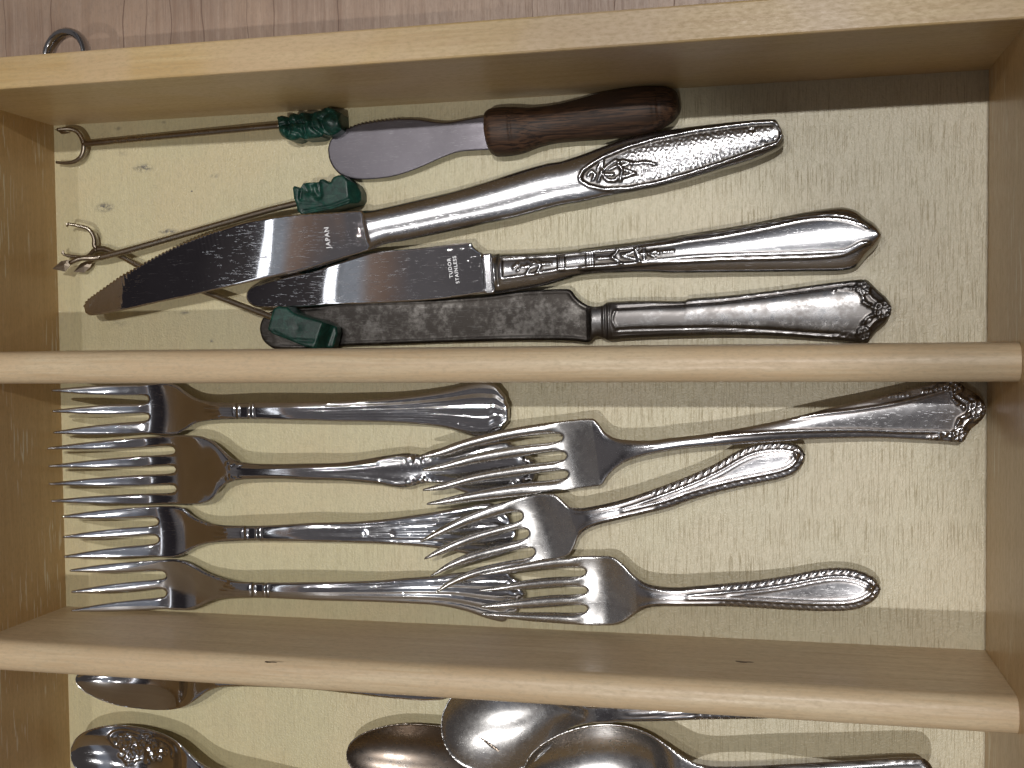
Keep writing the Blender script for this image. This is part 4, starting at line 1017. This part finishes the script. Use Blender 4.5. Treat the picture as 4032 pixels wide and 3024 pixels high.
def leaf(name, key, pts, z0, z1, parent):
    P = [S(key, pts[i], pts[i + 1])[0] for i in range(0, len(pts), 2)]
    n = len(P); zz = [z0 + (z1 - z0) * (i / (n - 1)) for i in range(n)]
    top = [np.append(un(p, z), z) for p, z in zip(P, zz)]; L = np.array(parent.location) / MM
    c = np.mean(top, 0) + np.array([0, 0, .35]); V = [c] + top + [t - np.array([0, 0, .35]) for t in top] + [np.mean(top, 0) - np.array([0, 0, .6])]
    F = [(0, 1 + (k + 1) % n, 1 + k) for k in range(n)] + [(1 + k, 1 + (k + 1) % n, 1 + n + (k + 1) % n, 1 + n + k) for k in range(n)] + [(2 * n + 1, 1 + n + k, 1 + n + (k + 1) % n) for k in range(n)]
    return mesh_obj(name, V, F, M_PIN, parent, origin=L, smooth_shade=False)
def stone(root, key, axis, outline, ztop, prims, step=.4, profile=None, er=.7, tilt=0.0, sink=0.0):
    fr = Frame(S(key, *axis[:2])[0], S(key, *axis[2:])[0], [(0, ztop), (1, ztop)])
    P = S(key, *outline)
    runs = [[P[i], P[(i + 1) % len(P)]] for i in range(len(P))]
    return piece(root, fr, runs, M_JADE, (lambda u, v: np.zeros(len(u), int), ['stone_handle']), step=step, er=er, thick=2, profile=profile, prims=prims(fr), bottom_flat=lambda F: np.full(len(F), sink), tilt=tilt)
# A
c = un(S('A', 1100, 840)[0], 3)
rA = thing('cocktail_fork', 'two-pronged wire fork with carved green stone handle, lying along the back board', 'cocktail fork', (c[0], c[1], 0), 'wire forks with green stone handles')
def wire(root, name, path, r0, r1):
    n = len(path); return tube(name, path, [r0 + (r1 - r0) * (i / (n - 1)) for i in range(n)], M_PIN, root)
wire(rA, 'prong', lift('A', (525, 895, 3.2, 508, 855, 3.3, 480, 820, 3.6, 440, 803, 4.2, 400, 802, 4.8, 356, 806, 5.4)), 1.0, .55)
wire(rA, 'prong', lift('A', (525, 895, 3.2, 522, 935, 3.0, 505, 975, 2.8, 470, 1003, 2.6, 420, 1014, 2.6, 350, 1010, 2.8)), 1.0, .45)
wire(rA, 'rod', lift('A', (520, 897, 3.2, 700, 880, 3.6, 1100, 842, 4.6, 1500, 804, 5.6, 1745, 782, 6.2)), 1.05, 1.0)
leaf('barb', 'A', (338, 803, 400, 812, 440, 826, 385, 834), 5.6, 4.6, rA)
def prA(fr):
    Q = lambda *a: [fr.loc(p) for p in S('Q', *a)]
    o = []
    for a, w, h in (((300, 480, 380, 460, 460, 440, 640, 430), .5, -.9), ((420, 360, 440, 450, 430, 640), .5, -1.0), ((560, 300, 560, 400, 590, 480), .4, -.8), ((600, 330, 640, 440, 660, 620), .5, -1.0),
                    ((720, 320, 740, 420, 760, 500, 850, 570), .5, -1.1), ((780, 330, 860, 400, 960, 300), .4, -.7), ((860, 400, 900, 520, 960, 580), .5, -.9), ((300, 330, 420, 360), .5, .5), ((660, 380, 720, 440), .9, .7), ((460, 540, 560, 560, 620, 620), .5, -.8), ((900, 260, 1000, 300, 1060, 380), .5, -.6)):
        o.append(('line', Q(*a), w, h))
    for x, y, r, h in ((500, 350, 1.0, .6), (700, 430, 1.2, .8), (960, 420, 1.4, .5), (380, 560, 1.3, .5), (540, 500, .8, .6), (820, 340, .9, .5)): o.append(('dot', Q(x, y)[0], r, h))
    return o
stone(rA, 'Q', (290, 470, 1110, 420), (288, 345, 320, 330, 365, 338, 420, 355, 440, 310, 490, 298, 545, 318, 580, 290, 650, 290, 720, 305, 780, 275, 860, 262, 885, 232, 940, 222, 1000, 240, 1065, 290, 1098, 300, 1108, 400, 1112, 520, 1060, 560, 1000, 590, 930, 595, 868, 575, 850, 610, 800, 625, 700, 635, 620, 640, 565, 620, 530, 648, 480, 660, 400, 645, 330, 605, 302, 560, 312, 500, 300, 440),
      9.0, prA, profile=lambda U, V, F, E, HW, D: -1.6 * np.abs(E)**2)
# C (under the others, stone end on the blackened blade)
c = un(S('D', 900, 250)[0], 3)
rC = thing('cocktail_fork', 'two-pronged wire fork running under the serrated knife, green stone handle on the blackened blade', 'cocktail fork', (c[0], c[1], 0), 'wire forks with green stone handles')
wire(rC, 'prong', lift('R', (1040, 800, 2.6, 985, 740, 2.8, 985, 640, 3.2, 940, 520, 3.8, 860, 440, 4.4, 700, 395, 5.2, 520, 360, 6.0)), .95, .5)
wire(rC, 'prong', lift('R', (1040, 810, 2.6, 970, 830, 2.4, 930, 880, 2.2, 850, 935, 2.0, 640, 930, 2.2, 450, 890, 2.8, 425, 850, 3.0)), .95, .45)
leaf('barb', 'R', (478, 348, 545, 352, 500, 420, 490, 400), 6.3, 5.2, rC)
leaf('barb', 'R', (440, 815, 450, 900, 405, 880, 402, 865), 3.6, 3.0, rC)
wire(rC, 'rod', lift('R', (1030, 800, 2.6, 1150, 800, 2.7, 1400, 900, 3.0, 1700, 1060, 3.4)) + lift('D', (960, 250 + 25, 3.8, 1300, 402, 4.6, 1500, 478, 5.6, 1705, 556, 7.0)), 1.05, 1.0)
def prC(fr): return [('line', [fr.loc(p) for p in S('D', 1700, 640, 1800, 690, 1950, 700)], .4, -.25), ('dot', fr.loc(S('D', 1850, 620)[0]), 1.5, -.15)]
stone(rC, 'D', (1680, 560, 2050, 690), (1668, 612, 1695, 500, 1722, 482, 1780, 488, 1815, 520, 1880, 545, 1935, 560, 1985, 572, 2055, 612, 2062, 650, 2040, 740, 1960, 746, 1900, 735, 1790, 690, 1700, 655, 1668, 632),
      13.0, prC, er=.5, tilt=-.12, sink=4.2, profile=lambda U, V, F, E, HW, D: -4.5 * smooth(.80, .93, F))
# B
c = un(S('A', 1200, 1430)[0], 4)
rB = thing('cocktail_fork', 'two-pronged wire fork with leaf-shaped barbs and green stone handle beside the serrated knife', 'cocktail fork', (c[0], c[1], 0), 'wire forks with green stone handles')
wire(rB, 'rod', lift('A', (625, 1602, 5.2, 760, 1568, 5.2, 1000, 1500, 5.0, 1400, 1385, 5.2, 1700, 1300, 5.8, 1860, 1262, 6.2)), 1.1, 1.05)
wire(rB, 'prong', lift('R', (1110, 930, 5.2, 1000, 955, 5.6, 850, 955, 6.4, 700, 975, 7.0, 620, 1010, 7.2, 555, 1040, 7.2)), 1.05, .75)
wire(rB, 'prong', lift('R', (1110, 940, 5.0, 1020, 975, 3.6, 960, 1000, 3.0, 880, 1040, 2.8)), 1.0, .7)
leaf('barb', 'R', (245, 1145, 400, 1010, 520, 985, 600, 1010, 540, 1110, 465, 1192), 7.6, 7.0, rB)
leaf('barb', 'R', (620, 1195, 740, 1050, 830, 1010, 960, 1000, 900, 1120, 800, 1212), 3.2, 2.6, rB)
def prB(fr):
    Q = lambda *a: [fr.loc(p) for p in S('Q', *a)]
    return [('line', Q(610, 1310, 600, 1380, 595, 1440), .35, -.9), ('line', Q(780, 1280, 790, 1340, 830, 1400), 1.0, -1.1), ('line', Q(850, 1250, 860, 1380), .5, -.7), ('line', Q(640, 1250, 700, 1330), 1.0, -.5), ('dot', Q(680, 1330)[0], 1.6, -.5), ('line', Q(560, 1480, 900, 1500), .3, -.2), ('line', Q(640, 1600, 1000, 1530, 1240, 1440), .4, -.6)]
stone(rB, 'Q', (520, 1440, 1330, 1330), (498, 1290, 520, 1265, 550, 1272, 600, 1290, 635, 1228, 720, 1222, 840, 1215, 855, 1180, 900, 1175, 985, 1225, 1030, 1150, 1100, 1122, 1150, 1125, 1200, 1165, 1290, 1230, 1340, 1330, 1345, 1430, 1310, 1480, 1230, 1500, 1000, 1570, 700, 1625, 620, 1640, 560, 1600, 550, 1520, 520, 1440, 505, 1350),
      9.2, prB, er=.55, profile=lambda U, V, F, E, HW, D: -3.5 * smooth(.86, 1.0, F))

# ------------------------------------------------------------------ steel loop behind the tray
zz = 14.0
cR = un(S('T', 880, 420)[0], zz)
rR = thing('metal_ring', 'dark steel ring poking out behind the back board over the maple drawer floor', 'metal ring', (cR[0], cR[1], 0))
rad = np.linalg.norm(un(S('T', 880, 420)[0], zz) - un(S('T', 900, 95)[0], zz))
n = 72; m = 16; V = []; F = []
for i in range(n):
    a = 2 * math.pi * i / n
    w = 1.35 + .35 * math.cos(a - 2.4)
    for k in range(m):
        b = 2 * math.pi * k / m; r = rad + w * math.cos(b)
        V.append((cR[0] + r * math.cos(a), cR[1] + r * math.sin(a), zz + 2.6 * math.sin(b) + 1.5 * math.cos(a)))
for i in range(n):
    for k in range(m): F.append((i * m + k, ((i + 1) % n) * m + k, ((i + 1) % n) * m + (k + 1) % m, i * m + (k + 1) % m))
mesh_obj('loop', V, F, M_DARKSTEEL, rR, origin=(cR[0], cR[1], 0))
